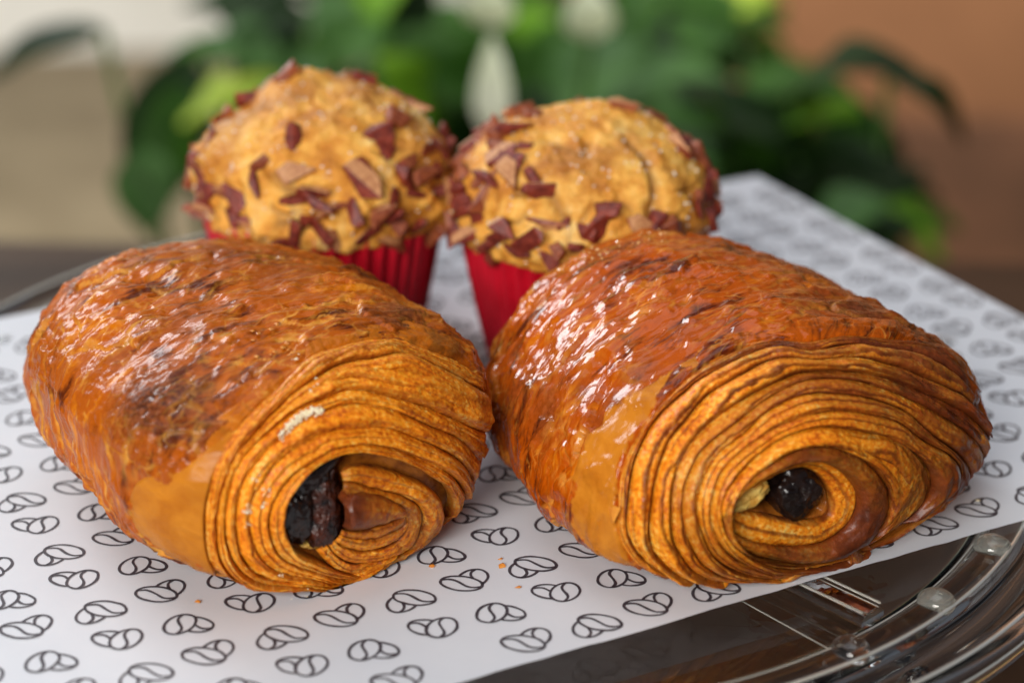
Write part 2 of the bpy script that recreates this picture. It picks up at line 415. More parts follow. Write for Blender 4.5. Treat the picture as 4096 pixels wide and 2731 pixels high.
M_INK = mat_simple("charcoal_ink", (0.030, 0.024, 0.034), (0.060, 0.050, 0.062), 1500, 0.6)
LAT_O = np.array([-0.8535, -9.4824]); LAT_U = np.array([0.6388, -1.1931]); LAT_V = np.array([-0.6187, -1.8944])
LAT = {(0, 0): (0.0, "B", np.array([0, 0])), (1, 0): (180.0, "A", np.array([-0.136, 0.12])), (0, 1): (0.0, "A", np.array([-0.046, -0.014])), (1, 1): (180.0, "B", np.array([-0.151, 0.09]))}
def ellipse(cx, cy, a, b, rot, t):
    c, s = math.cos(rot), math.sin(rot)
    return np.stack([cx + a * np.cos(t) * c - b * np.sin(t) * s, cy + a * np.cos(t) * s + b * np.sin(t) * c], -1)
def bean_pair(front):
    """two overlapping beans: one leaning (A), one lying (B); front says which hides the other"""
    if front == "B": A = (-0.17, -0.10, 0.37, 0.30, math.radians(50)); B = (0.08, 0.10, 0.47, 0.27, math.radians(-13))
    else: A = (-0.18, 0.00, 0.375, 0.30, math.radians(54)); B = (0.14, -0.01, 0.41, 0.26, math.radians(-14))
    def outline(b, n=73):
        t = np.linspace(0, 2 * np.pi, n); e = ellipse(*b, t)
        return e
    def seam(b, lean, bend):
        cx, cy, a, bb, r = b; x = np.linspace(-1, 1, 30)
        r2 = r + lean; L = 1 / math.sqrt((math.cos(lean) / a) ** 2 + (math.sin(lean) / bb) ** 2)
        y = bend * np.sin(x * math.pi * 0.92); x = x * L * 0.97
        c, s = math.cos(r2), math.sin(r2)
        return np.stack([cx + x * c - y * s, cy + x * s + y * c], -1)
    F_, K_ = (B, A) if front == "B" else (A, B)
    def inside(p):
        cx, cy, a, bb, r = F_; d = p - np.array([cx, cy]); c, s = math.cos(r), math.sin(r)
        return ((d[:, 0] * c + d[:, 1] * s) / a) ** 2 + ((-d[:, 0] * s + d[:, 1] * c) / bb) ** 2 < 0.97
    sA = seam(A, math.radians(28), 0.085); sB = seam(B, math.radians(0), -0.095)
    st = [outline(F_), sB if front == "B" else sA]
    for pl_ in (outline(K_, 121), sA if front == "B" else sB):
        ins = inside(pl_); run = []
        if len(pl_) == 121:
            k = int(np.argmax(ins)); pl_ = np.vstack([pl_[k:-1], pl_[:k + 1]]); ins = inside(pl_)
        for k in range(len(pl_)):
            if not ins[k]: run.append(pl_[k])
            if (ins[k] or k == len(pl_) - 1) and run:
                if len(run) > 2: st.append(np.array(run[::2] if len(run) > 30 else run))
                run = []
    return st
PAIRS = {"B": bean_pair("B"), "A": bean_pair("A")}
def bean_print(cx, cy, rot, front):
    V, F, nb = [], [], 0
    c, s = math.cos(rot), math.sin(rot)
    hw = 0.0315
    for st in PAIRS[front]:
        p = st * np.array([0.95, 1.08]) + 0.006 * vnoise(np.stack([st[:, 0] * 6 + cx, st[:, 1] * 6 + cy, st[:, 0] * 0], -1), 4)[:, None]
        p = np.stack([cx + p[:, 0] * c - p[:, 1] * s, cy + p[:, 0] * s + p[:, 1] * c], -1)
        t = np.gradient(p, axis=0); t /= np.linalg.norm(t, axis=1, keepdims=True) + 1e-9
        n = np.stack([-t[:, 1], t[:, 0]], -1)
        w = hw * (1 + 0.18 * vnoise(np.stack([p[:, 0] * 5, p[:, 1] * 5, p[:, 0] * 0], -1), 6))[:, None]
        V.append(np.stack([p - n * w, p + n * w], 1).reshape(-1, 2)); k = np.arange(len(p) - 1) * 2 + nb
        F.append(np.stack([k, k + 2, k + 3, k + 1], -1)); nb += 2 * len(p)
    V = np.vstack(V)
    return mesh_obj("bean_print", np.c_[V, paper_h(V[:, 0], V[:, 1]) + 0.012], np.vstack(F)[:, ::-1], M_INK, paper, smooth=False)
nprint = 0
for i in range(-40, 41):
    for j in range(-40, 41):
        rot, frt, off = LAT[(i % 2, j % 2)]
        g = LAT_O + i * LAT_U + j * LAT_V + off
        d = g - FC; a, b = d @ E1, d @ E2
        if not (0.8 < a < L1 + 0.3 and 0.4 < b < L2 - 1): continue
        if a > L1 - 0.55: continue
        q = proj(np.array([g[0], g[1], 0.0]))
        if not (-140 < q[0] < 4236 and -100 < q[1] < 2860): continue
        bean_print(g[0], g[1], math.radians(rot), frt); nprint += 1

# ------------------------------------------------------------------ pastry
def cat_resample(pts, n):
    p = np.array(pts, float)
    P = np.vstack([2 * p[0] - p[1], p, 2 * p[-1] - p[-2]]); out = []
    for k in range(1, len(P) - 2):
        t = np.linspace(0, 1, 14, endpoint=False)[:, None]
        a, b, c, d = P[k - 1], P[k], P[k + 1], P[k + 2]
        out.append(0.5 * (2 * b + (c - a) * t + (2 * a - 5 * b + 4 * c - d) * t ** 2 + (3 * b - a - 3 * c + d) * t ** 3))
    q = np.vstack(out + [p[-1:]])
    L = np.r_[0, np.cumsum(np.linalg.norm(np.diff(q, axis=0), axis=1))]
    s = np.linspace(0, L[-1], n)
    return np.stack([np.interp(s, L, q[:, 0]), np.interp(s, L, q[:, 1])], -1)
def in_poly(pts, poly):
    x, y = pts[:, 0], pts[:, 1]; r = np.zeros(len(pts), bool); n = len(poly)
    for k in range(n):
        x0, y0 = poly[k]; x1, y1 = poly[(k + 1) % n]
        c = ((y0 > y) != (y1 > y)) & (x < (x1 - x0) * (y - y0) / (y1 - y0 + 1e-12) + x0)
        r ^= c
    return r
def dist_line(pts, line):
    d = np.full(len(pts), 1e9)
    for k in range(len(line) - 1):
        a, b = line[k], line[k + 1]; ab = b - a
        t = np.clip(((pts - a) @ ab) / (ab @ ab + 1e-9), 0, 1)[:, None]
        d = np.minimum(d, np.linalg.norm(pts - (a + t * ab), axis=1))
    return d

def plates(u, v, seed):
    """cracked plates: cell height, tilt and distance to the crack between cells"""
    iu, iv = np.floor(u).astype(np.int64), np.floor(v).astype(np.int64)
    d1 = np.full(u.shape, 9.0); d2 = np.full(u.shape, 9.0); ht = np.zeros(u.shape)
    for a in (-1, 0, 1):
        for b in (-1, 0, 1):
            ca, cb = iu + a, iv + b
            px_ = ca + 0.5 + 0.45 * _hash(ca, cb, 0 * ca, seed); py_ = cb + 0.5 + 0.45 * _hash(ca, cb, 0 * ca + 1, seed)
            d = np.hypot(u - px_, v - py_)
            h = _hash(ca, cb, 0 * ca + 2, seed) + 1.1 * (_hash(ca, cb, 0 * ca + 3, seed) * (u - px_) + _hash(ca, cb, 0 * ca + 4, seed) * (v - py_))
            nr_ = d < d1
            d2 = np.where(nr_, d1, np.minimum(d2, d)); ht = np.where(nr_, h, ht); d1 = np.minimum(d1, d)
    return ht, d2 - d1

class Pastry:
    def __init__(s, prm, root):
        s.prm = prm; s.root = root
        cx, cy, ph, A, B, Ht, ne, nw, cb, tp = prm
        s.axis = np.array([math.cos(ph), math.sin(ph), 0.0])
        t = np.linspace(-np.pi / 2, np.pi / 2, 4001)
        a = np.sign(np.sin(t)) * np.abs(np.sin(t)) ** (2 / ne); r = np.abs(np.cos(t)) ** (2 / ne)
        L = np.r_[0, np.cumsum(np.hypot(np.diff(a * A), np.diff(r * 0.75 * B)))]
        s.prof = (a, r, L)
        P, _, _ = s.grid(170, 200)
        s.bvh = BVHTree.FromPolygons([tuple(v) for v in P.reshape(-1, 3)], grid_faces(170, 200, True).tolist())
    def grid(s, n, m):
        cx, cy, ph, A, B, Ht, ne, nw, cb, tp = s.prm
        a_, r_, L_ = s.prof
        l = np.linspace(0, L_[-1], n); a = np.interp(l, L_, a_)[:, None]; r = np.interp(l, L_, r_)[:, None]
        r = np.maximum(r, 1e-4)
        th = np.linspace(0, 2 * np.pi, m, endpoint=False)[None]
        ct, st = np.cos(th), np.sin(th)
        w = np.sign(ct) * np.abs(ct) ** (2 / nw); v = np.where(st > 0, np.abs(st) ** (2 / nw), -np.abs(st) ** 0.6)
        zc = cb * Ht
        X = A * a * np.ones_like(th); Yw = B * r * w * (1 + tp * a)
        Z = np.where(v > 0, zc + (Ht - zc) * r ** 0.9 * v, zc + zc * v * np.minimum(1, r * 1.6))
        u = s.axis; nrm = np.array([-u[1], u[0]])
        P = np.stack([cx + X * u[0] + Yw * nrm[0], cy + X * u[1] + Yw * nrm[1], np.maximum(Z, 0.0)], -1)
        return P, np.repeat(l[:, None], m, 1), np.repeat(a, m, 1)
    def hit(s, px):
        """photo pixels -> points and outward normals on the plain body"""
        px = np.asarray(px, float); out = np.zeros((len(px), 3)); nn = np.zeros((len(px), 3)); last = 48.0
        o = Vector(CAM)
        for k, (x, y) in enumerate(px):
            d = ray(x, y); dn = np.linalg.norm(d); dv = Vector(d / dn)
            loc, nor, idx, dd = s.bvh.ray_cast(o, dv)
            if loc is None:
                q = o + dv * last
                loc, nor, idx, dd = s.bvh.find_nearest(q)
            else: last = dd
            if nor.dot(dv) > 0: nor = -nor
            out[k] = loc; nn[k] = nor
        return out, nn
    def crust(s, n, m, mat, spots, pale_polys, end_poly, hole, hole_depth, seed, wr=1.0, ridge_amt=1.0):
        P, l, a = s.grid(n, m)
        N = grid_normals(P, True)
        c0 = P.mean((0, 1)); 
        if ((P - c0) * N).sum() < 0: N = -N
        th = np.linspace(0, 2 * np.pi, m, endpoint=False)[None]
        arc = np.repeat(np.abs(th - np.pi / 2) * 4.2 * np.sign(th - np.pi / 2), n, 0)
        W = np.stack([l, arc, np.zeros_like(l)], -1)
        px = proj(P.reshape(-1, 3)).reshape(n, m, 2)
        facing = ((CAM - P) * N).sum(-1) > 0
        flat = px.reshape(-1, 2)
        sd_in = in_poly(flat, end_poly).reshape(n, m) & facing
        dl = dist_line(flat, end_poly).reshape(n, m)
        end = np.where(sd_in, sstep(0, 30, dl), 0.0)
        side = (a > 0.93) & ~facing
        end = np.maximum(end, np.where(side, 1.0, 0.0))
        skin = 1 - end
        # relief of the skin
        q3 = np.stack([l * 1.3 + 0.5 * fbm(P * 0.8, 2, seed + 40), arc * 0.34, 0 * l], -1)
        wrk = ridged(q3, 3, seed)
        fine = ridged(np.stack([l * 3.4, arc * 1.1, 0 * l + 4], -1) + 0.5 * fbm(P * 1.7, 2, seed + 9)[..., None], 2, seed + 5)
        lum = fbm(P * 0.55, 3, seed + 11)
        bl = np.clip(fbm(P * 1.9, 3, seed + 15), 0, 1)
        fl = fbm(np.stack([l * 1.4, arc * 0.8, 0 * l], -1), 4, seed + 21)
        stepv = sstep(0.02, 0.06, fl) + sstep(0.22, 0.26, fl) + sstep(-0.22, -0.18, fl)
        d = 0.16 * lum + wr * (0.075 * (wrk - 0.6) + 0.012 * (fine - 0.6)) + 0.12 * bl + 0.022 * stepv
        wu, wv = l * 1.15 + 0.55 * fbm(P * 1.3, 3, seed + 61), arc * 0.62 + 0.55 * fbm(P * 1.3, 3, seed + 67)
        ht, cd = plates(wu, wv, seed + 71)
        ht2, cd2 = plates(wu * 2.3 + 5, wv * 1.9, seed + 73)
        where = sstep(-0.35, 0.15, fbm(P * 0.6, 2, seed + 79))
        d = d + where * (0.055 * ht + 0.016 * ht2 - 0.02 * sstep(0.10, 0.0, cd))
        crack = where * np.maximum(sstep(0.12, 0.03, cd), 0.6 * sstep(0.14, 0.03, cd2))
        edge_up = 0.06 * np.exp(-dl / 60.0) * (~sd_in)
        ztop = sstep(0.0, 0.8, P[..., 2])
        D = skin * (d * (0.25 + 0.75 * ztop)) + edge_up - 0.16 * end
        Q = P + N * D[..., None]
        # the opening where the chocolate shows
        if hole is not None:
            hin = in_poly(flat, hole).reshape(n, m) & facing
            hd = dist_line(flat, np.vstack([hole, hole[:1]])).reshape(n, m)
            push = np.where(hin, sstep(-10, 70, hd), 0) * hole_depth
            Q = Q - s.axis * push[..., None]
        Q[..., 2] = np.maximum(Q[..., 2], 0.06)
        ridge = np.clip((sstep(0.74, 0.92, wrk) * 0.75 + sstep(0.80, 0.95, fine) * 0.5) * ridge_amt * (0.35 + 0.65 * sstep(-0.1, 0.3, fbm(P * 0.9, 2, seed + 31))) + 0.8 * ridge_amt * crack * sstep(-0.25, 0.2, fbm(P * 1.1, 2, seed + 35)), 0, 1)
        dark = np.zeros((n, m))
        for (x, y, rad, amt) in spots:
            c, _ = s.hit([(x, y)])
            dd = np.linalg.norm(P - c[0], axis=-1) / rad
            dark = np.maximum(dark, amt * np.exp(-(dd * (1 + 0.5 * fbm(P * 1.5, 3, seed + 51))) ** 2))
        pale = np.zeros((n, m))
        for poly in pale_polys:
            jit = flat + 26 * np.stack([fbm(np.c_[flat * 0.02, flat[:, :1] * 0], 3, 60), fbm(np.c_[flat * 0.02, flat[:, :1] * 0], 3, 70)], -1)
            pin = in_poly(jit, np.array(poly, float)).reshape(n, m) & facing
            pale = np.maximum(pale, pin * 0.95)
        return mesh_obj("crust", Q.reshape(-1, 3), grid_faces(n, m, True), mat, s.root, attrs=dict(
            wrap=W.reshape(-1, 3), ridge=ridge.ravel(), dark=dark.ravel(), pale=pale.ravel(), end=end.ravel()))
    def band(s, name, co, ci, amp=0.16, lo=0.0, li=0.0, kind="layer", toast=None, pale=None, mat=None, seed=0, lam=3, N=400, M=40, label=None, closed=False, edge_amt=1.0):
        mat = mat or M_LAYER
        n0, m0 = 90, 9
        A0 = cat_resample(co, n0); B0 = cat_resample(ci, n0)
        if kind != "flap" and not closed:
            for Z0 in (A0, B0):
                k3 = np.c_[Z0 * 0.0065, np.zeros(n0)]; k4 = np.c_[Z0 * 0.03, np.zeros(n0)]
                Z0 += 13 * np.stack([vnoise(k3, 901), vnoise(k3, 902)], -1) + 4 * np.stack([vnoise(k4, 903), vnoise(k4, 904)], -1)
        qs0 = np.linspace(-0.22, 1.05, m0)
        pix = (A0[:, None] * (1 - qs0)[None, :, None] + B0[:, None] * qs0[None, :, None]).reshape(-1, 2)
        B, nn = s.hit(pix); B = B.reshape(n0, m0, 3); nn = nn.reshape(n0, m0, 3)
        for _ in range(3):                                   # even out the facets of the coarse body
            nn[1:-1] = (nn[:-2] + 2 * nn[1:-1] + nn[2:]) / 4
            B[1:-1] = (B[:-2] + 2 * B[1:-1] + B[2:]) / 4
            if closed: B[0] = B[-1] = (B[1] + B[-2]) / 2; nn[0] = nn[-1] = (nn[1] + nn[-2]) / 2
        nn /= np.linalg.norm(nn, axis=-1, keepdims=True)
        nn = nn * 0.75 + s.axis * 0.25; nn /= np.linalg.norm(nn, axis=-1, keepdims=True)
        if kind == "roll":
            ang = np.linspace(-0.25, 1.25, M) * np.pi
            q = 0.5 - 0.5 * np.cos(np.clip(ang, 0, np.pi)) ; q = np.where(ang < 0, 0.0, np.where(ang > np.pi, 1.0, q))
            h = np.where((ang >= 0) & (ang <= np.pi), np.sin(ang), np.sin(ang) * 1.2)
        elif kind == "flap":
            t = np.linspace(0, 1, M)
            q = np.clip(t * 1.10, 0, 1.0); h = np.interp(t, [0, 0.03, 0.3, 0.9, 0.95, 1.0], [-0.3, 0.62, 0.75, 1.0, 0.85, -0.4])
        else:
            keys = np.array([(-0.20, -0.95), (-0.06, -0.6), (0.0, -0.1), (0.07, 0.38), (0.18, 0.70), (0.32, 0.88), (0.5, 0.98), (0.66, 1.02), (0.8, 0.98),
                             (0.89, 0.86), (0.95, 0.66), (0.99, 0.38), (1.0, 0.0), (0.98, -0.5), (0.94, -1.1)])
            kt = np.r_[0, np.cumsum(np.hypot(np.diff(keys[:, 0]) * 1.0, np.diff(keys[:, 1]) * 0.25))]
            t = np.linspace(0, kt[-1], M); q = np.interp(t, kt, keys[:, 0]); h = np.interp(t, kt, keys[:, 1])
        sN = np.linspace(0, 1, N)
        # interpolate the coarse loft
        fs = sN * (n0 - 1); i0 = np.minimum(fs.astype(int), n0 - 2); f = (fs - i0)[:, None, None]
        fq = np.clip((q + 0.22) / 1.27, 0, 1) * (m0 - 1); j0 = np.minimum(fq.astype(int), m0 - 2); g = (fq - j0)[None, :, None]
        def bil(G):
            return (G[i0][:, j0] * (1 - f) * (1 - g) + G[i0 + 1][:, j0] * f * (1 - g) + G[i0][:, j0 + 1] * (1 - f) * g + G[i0 + 1][:, j0 + 1] * f * g)
        Pb, Nb = bil(B), bil(nn)
        wid = np.linalg.norm(B[:, -1] - B[:, 0], axis=-1) / 1.27; wid = np.interp(sN, np.linspace(0, 1, n0), wid)
        slen = np.linalg.norm(np.diff(Pb[:, M // 2], axis=0), axis=-1); sl = np.r_[0, np.cumsum(slen)]
        S2, Q2 = np.meshgrid(sl, q, indexing='ij')
        rc = sl[-1] / (2 * np.pi); an = S2 / sl[-1] * 2 * np.pi
        SA, SB = (rc * np.cos(an), rc * np.sin(an)) if closed else (S2, 0 * S2)
        wav = vnoise(np.stack([SA * 0.7, SB * 0.7 + seed * 3.7, 0 * S2], -1), seed)
        wav2 = vnoise(np.stack([SA * 2.2, SB * 2.2 + seed * 5.7, 0 * S2], -1), seed + 1)
        A = amp * (1 + (0.45 if not closed else 0.2) * wav + 0.2 * wav2) * np.minimum(1, 0.16 + wid[:, None] * 1.15)
        front = (np.arange(M) < M * (0.80 if kind == "layer" else 0.97))[None]
        ph = Q2 * lam + 0.22 * wav + 0.10 * wav2 + 0.10 * vnoise(np.stack([SA * 5, SB * 5, Q2 * 4], -1), seed + 2)
        la = ph - np.floor(ph)
        hh = h[None] * A
        if kind != "flap":
            hh = hh + front * (0.032 * amp / 0.16) * (sstep(0, 0.72, la) - sstep(0.80, 0.98, la) * 1.0 - 0.5) * np.clip(wid[:, None] * 2.5, 0, 1)
            hh = hh + 0.016 * vnoise(np.stack([SA * 6, SB * 6, Q2 * 9 + seed], -1), seed + 3) + 0.008 * vnoise(Pb * 14, seed + 4)
        else:
            hh = hh + 0.02 * vnoise(Pb * 1.6, seed + 3) * front + 0.008 * vnoise(Pb * 6, seed + 4)
        endtap = sstep(0, 0.02, sN) * sstep(1, 0.98, sN) if not closed else np.ones(N)
        if name == "dough_sheet": lo, li = lo * np.minimum(1, 0.35 + wid[:, None] * 1.9), li * np.minimum(1, 0.35 + wid[:, None] * 1.9)
        lift = (lo + (li - lo) * np.clip(Q2, 0, 1)) * (0.12 + 0.88 * sstep(0.3, 2.4, Pb[..., 2]))
        Pf = Pb + Nb * (hh * (0.3 + 0.7 * endtap[:, None]) + lift)[..., None]
        Pf[..., 2] = np.maximum(Pf[..., 2], 0.075)
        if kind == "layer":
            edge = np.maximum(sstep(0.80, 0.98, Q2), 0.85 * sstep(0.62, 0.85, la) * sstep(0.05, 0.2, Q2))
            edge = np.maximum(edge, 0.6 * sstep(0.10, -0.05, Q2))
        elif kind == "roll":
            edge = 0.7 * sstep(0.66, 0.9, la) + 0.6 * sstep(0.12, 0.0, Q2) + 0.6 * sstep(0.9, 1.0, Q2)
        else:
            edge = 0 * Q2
        tv = np.interp(sN, *zip(*toast)) if toast else np.zeros(N)
        T = np.clip(tv[:, None] * (0.98 + 0.42 * vnoise(Pb * 1.1, seed + 8)), 0, 1) * np.ones_like(Q2)
        pv = np.interp(sN, *zip(*pale)) if pale else np.zeros(N)
        PA = pv[:, None] * np.ones_like(Q2)
        Wp = np.stack([S2, Q2 * np.maximum(wid[:, None], 0.05), np.full_like(S2, seed * 0.37)], -1)
        o = mesh_obj(name, Pf.reshape(-1, 3), grid_faces(N, M), mat, s.root, attrs=dict(
            wrap=Wp.reshape(-1, 3), edge=np.clip(edge * edge_amt, 0, 1).ravel(), toast=T.ravel(), pale=PA.ravel(), ridge=0 * S2.ravel(), dark=0 * S2.ravel(), end=0 * S2.ravel()))
        if label: o["label"] = label
        return o
    def lamina(s, co, ci, q0, q1, amp, lift, toast, seed, edge_amt):
        a, b = cat_resample(co, 40), cat_resample(ci, 40)
        w = 0.10 * vnoise(np.c_[a * 0.008, np.full(40, seed * 1.7)], seed)[:, None]
        return s.band("dough_sheet", a + (b - a) * (q0 + w), a + (b - a) * (q1 + w), amp, lo=lift[0], li=lift[1], kind="layer", toast=toast, seed=seed, lam=1.1, N=320, M=22, edge_amt=edge_amt)
    def blob(s, name, px, radii, depth, mat, seed, twist=0.0, n=40):
        c, nr = s.hit([px]); c = c[0] - s.axis * depth
        z = s.axis; x = np.array([-z[1], z[0], 0]); y = np.array([0, 0, 1.0])
        u = np.linspace(0.01, np.pi - 0.01, n)[:, None]; v = np.linspace(0, 2 * np.pi, 2 * n, endpoint=False)[None]
        L = np.stack([np.sin(u) * np.cos(v), np.sin(u) * np.sin(v), np.cos(u) + 0 * v], -1)
        L = np.sign(L) * np.abs(L) ** 0.8
        dsp = 1 + 0.34 * fbm(L * 1.6 + seed * 7, 4, seed) + 0.05 * fbm(L * 6 + seed, 3, seed + 3)
        L = L * dsp[..., None] * np.array(radii)
        ct, st = math.cos(twist), math.sin(twist)
        Lx, Ly = L[..., 0] * ct - L[..., 1] * st, L[..., 0] * st + L[..., 1] * ct
        V = c + Lx[..., None] * x + Ly[..., None] * y + L[..., 2:3] * z
        F = grid_faces(n, 2 * n, True)
        return mesh_obj(name, V.reshape(-1, 3), F, mat, s.root)
    def specks(s, name, pxs, size, mat, seed, lift=0.12, kind=None, flat=0.5):
        r = np.random.default_rng(seed); V, F = [], []
        P, nn = s.hit(pxs)
        for p, n in zip(P, nn):
            k = size * r.uniform(0.5, 1.4); b = len(V); d = r.normal(size=(6, 3)); d /= np.linalg.norm(d, axis=1, keepdims=True)
            base = np.array([[1, 0, 0], [-1, 0, 0], [0, 1, 0], [0, -1, 0], [0, 0, 1], [0, 0, -1.0]]) + 0.35 * d
            base = base * k; base -= np.outer(base @ n, n) * (1 - flat)
            for q in base: V.append(p + n * lift + q)
            for f in ((0, 2, 4), (2, 1, 4), (1, 3, 4), (3, 0, 4), (2, 0, 5), (1, 2, 5), (3, 1, 5), (0, 3, 5)): F.append([b + i for i in f])
        o = mesh_obj(name, V, F, mat, s.root, smooth=False)
        if kind: o["kind"] = kind
        return o

def Z(off, sc, pts): return [(off[0] + x / sc, off[1] + y / sc) for x, y in pts]
def outward(curve, center, d):
    c = np.array(curve, float); v = c - np.array(center); v /= np.linalg.norm(v, axis=1, keepdims=True)
    return (c + v * np.array(d)[:, None] if np.ndim(d) else c + v * d).tolist()

# ---- left pastry
PL = (-5.85, -8.489, -0.941, 4.943, 4.264, 5.112, 3.036, 2.111, 0.604, 0.086)
rootL = thing("pain_au_chocolat", (PL[0], PL[1], 0.06), "paler rolled chocolate pastry with a large dark open hole, nearest the left edge", "pastry", "rolled chocolate pastries on the printed paper")
pl = Pastry(PL, rootL)
zl = lambda pts: Z((700, 1250), 1.364, pts)
C = [zl(c) for c in (
 [(420, 1480), (300, 1450), (225, 1410), (175, 1290), (160, 1150), (168, 1030), (200, 880), (260, 760), (340, 640), (450, 520), (560, 420), (680, 320), (800, 240), (920, 200), (1060, 175), (1290, 180), (1450, 240), (1580, 310), (1695, 390)],
 [(700, 1482), (500, 1472), (330, 1430), (245, 1340), (215, 1230), (225, 1080), (270, 930), (330, 800), (400, 690), (480, 590), (570, 500), (680, 415), (790, 350), (880, 305), (990, 272), (1090, 262), (1210, 235), (1330, 235), (1460, 300), (1580, 380), (1690, 440)],
 [(900, 1482), (650, 1475), (450, 1440), (330, 1355), (268, 1240), (258, 1100), (285, 960), (340, 830), (410, 730), (500, 640), (600, 570), (720, 515), (830, 470), (930, 440), (1030, 430), (1140, 440), (1260, 470), (1380, 515), (1500, 580), (1600, 640), (1690, 660)],
 [(1100, 1455), (850, 1475), (650, 1465), (480, 1420), (375, 1335), (320, 1220), (318, 1080), (350, 950), (400, 850), (480, 750), (570, 665), (660, 605), (780, 550), (890, 510), (1000, 495), (1120, 505), (1240, 540), (1360, 590), (1470, 650), (1560, 720), (1630, 810)],
 [(1250, 1420), (1050, 1455), (830, 1458), (640, 1425), (510, 1365), (430, 1280), (395, 1170), (400, 1040), (440, 930), (510, 830), (610, 740), (720, 680), (850, 630), (980, 605), (1110, 610), (1240, 640), (1370, 690), (1480, 760), (1560, 860), (1600, 960)],
 [(1330, 1385), (1150, 1430), (950, 1438), (780, 1415), (640, 1365), (540, 1290), (500, 1190), (505, 1060), (545, 950), (610, 855), (700, 785), (800, 730), (900, 700), (1010, 690), (1130, 705), (1260, 745), (1380, 800), (1480, 880), (1540, 980), (1560, 1090)],
 [(1150, 1412), (980, 1408), (830, 1372), (700, 1320), (610, 1260), (580, 1170), (580, 1070), (600, 970), (650, 880), (720, 812), (800, 770), (880, 750), (990, 742), (1110, 755), (1240, 795), (1360, 860), (1450, 950), (1490, 1060), (1480, 1170)])]
ctrL = zl([(1000, 1050)])[0]
Cm = outward(C[0], ctrL, 95)
endL = np.array(C[0] + zl([(1720, 600), (1640, 900), (1500, 1250), (1300, 1450), (900, 1500), (500, 1500)]), float)
holeL = np.array(zl([(700, 1290), (600, 1230), (575, 1100), (600, 960), (680, 850), (790, 770), (860, 770), (900, 830), (830, 900), (740, 960), (730, 1100), (770, 1260)]), float)
flapL_out = [(600, 2230), (545, 2170), (530, 2080), (520, 2000), (545, 1930), (600, 1900), (680, 1890), (760, 1850), (830, 1800), (880, 1750), (915, 1715)]
flapL_in = zl([(235, 1425), (185, 1330), (165, 1240), (158, 1150), (160, 1060), (175, 970), (200, 880), (235, 805), (270, 750), (305, 700), (335, 655)])
pl.crust(380, 460, M_CRUST_L, [(600, 1620, 1.25, 0.95), (820, 1690, 0.8, 0.7), (1640, 1270, 0.9, 0.95), (1720, 1330, 0.7, 0.8), (900, 1010, 1.6, 0.5), (700, 1290, 0.9, 0.4), (1130, 1090, 1.0, 0.45), (420, 1500, 1.0, 0.35), (200, 1420, 1.2, 0.3)],
         [], endL, holeL, 1.1, 3, wr=1.0, ridge_amt=1.0)
pl.band("skin_edge", Cm, C[0], 0.10, kind="layer", mat=M_CRUST_L, seed=11, lam=1, pale=[(0, 0.6), (0.35, 0.5), (0.5, 0.35), (0.75, 0.5), (1, 0.1)])
fo = np.array(cat_resample(flapL_out, 60)); fo += 10 * np.stack([vnoise(np.c_[fo * 0.03, fo[:, :1] * 0], 3), vnoise(np.c_[fo * 0.03, fo[:, :1] * 0], 4)], -1)
pl.band("skin_flap", fo, flapL_in, 0.15, kind="flap", mat=M_CRUST_L, seed=12, pale=[(0, 1), (1, 1)], M=30, label="smooth pale orange flap of skin")
tl = [[(0, .5), (.25, .1), (1, .35)], [(0, .6), (.2, .05), (.8, .0), (1, .4)], [(0, .5), (.2, .0), (.8, 0), (1, .4)], [(0, .4), (.2, 0), (.8, 0), (1, .4)], [(0, .4), (.2, 0), (.8, .05), (1, .5)], [(0, .35), (.2, .1), (.7, .15), (1, .5)]]
LL = [0.0, 0.03, 0.09, 0.15, 0.20, 0.24, 0.20]
for k in range(6):
    pl.band("dough_layer", C[k], C[k + 1], [0.17, 0.24, 0.17, 0.20, 0.24, 0.19][k], kind="layer", toast=tl[k], seed=20 + 7 * k, lam=[1.2, 2.2, 1.2, 1.2, 2.2, 2.3][k], edge_amt=0.7, lo=LL[k], li=LL[k + 1])
    for q0, q1 in [[(-0.1, 0.35), (0.3, 0.7)], [(0.1, 0.4), (0.35, 0.72), (0.62, 0.93)], [(0.05, 0.45), (0.4, 0.85)], [(0.1, 0.42), (0.35, 0.66), (0.6, 0.9)], [(0.05, 0.35), (0.28, 0.58), (0.5, 0.8), (0.7, 0.95)], [(0.05, 0.35), (0.3, 0.6), (0.55, 0.9)]][k]:
        h0 = [0.17, 0.24, 0.17, 0.20, 0.24, 0.19][k] * 0.62
        pl.lamina(C[k], C[k + 1], q0, q1, 0.10, (LL[k] + (LL[k + 1] - LL[k]) * q0 + h0, LL[k] + (LL[k + 1] - LL[k]) * q1 + h0 + 0.01), tl[k], 400 + 13 * k + int(q0 * 90), 0.6)
Eo = [zl(c) for c in (
 [(740, 1285), (810, 1350), (900, 1392), (1010, 1410), (1120, 1408), (1260, 1375), (1370, 1300), (1430, 1200), (1440, 1085), (1395, 975), (1300, 895), (1180, 850), (1050, 825), (940, 830), (870, 860)],
 [(790, 1240), (860, 1310), (960, 1350), (1090, 1360), (1210, 1330), (1300, 1255), (1335, 1160), (1315, 1075), (1250, 1005), (1150, 960), (1040, 930), (950, 905), (870, 900)],
 [(830, 1220), (910, 1270), (1010, 1290), (1120, 1280), (1200, 1240), (1240, 1170), (1225, 1115), (1160, 1065), (1080, 1030), (1000, 1000), (930, 965), (860, 940)],
 [(850, 1185), (930, 1212), (1010, 1225), (1090, 1215), (1170, 1180), (1225, 1125), (1210, 1070), (1150, 1020), (1070, 975), (980, 945), (880, 940)],
 [(860, 1150), (930, 1165), (1010, 1160), (1090, 1140), (1150, 1115), (1185, 1090), (1170, 1070), (1110, 1050), (1040, 1030), (960, 1010), (880, 1000)])]
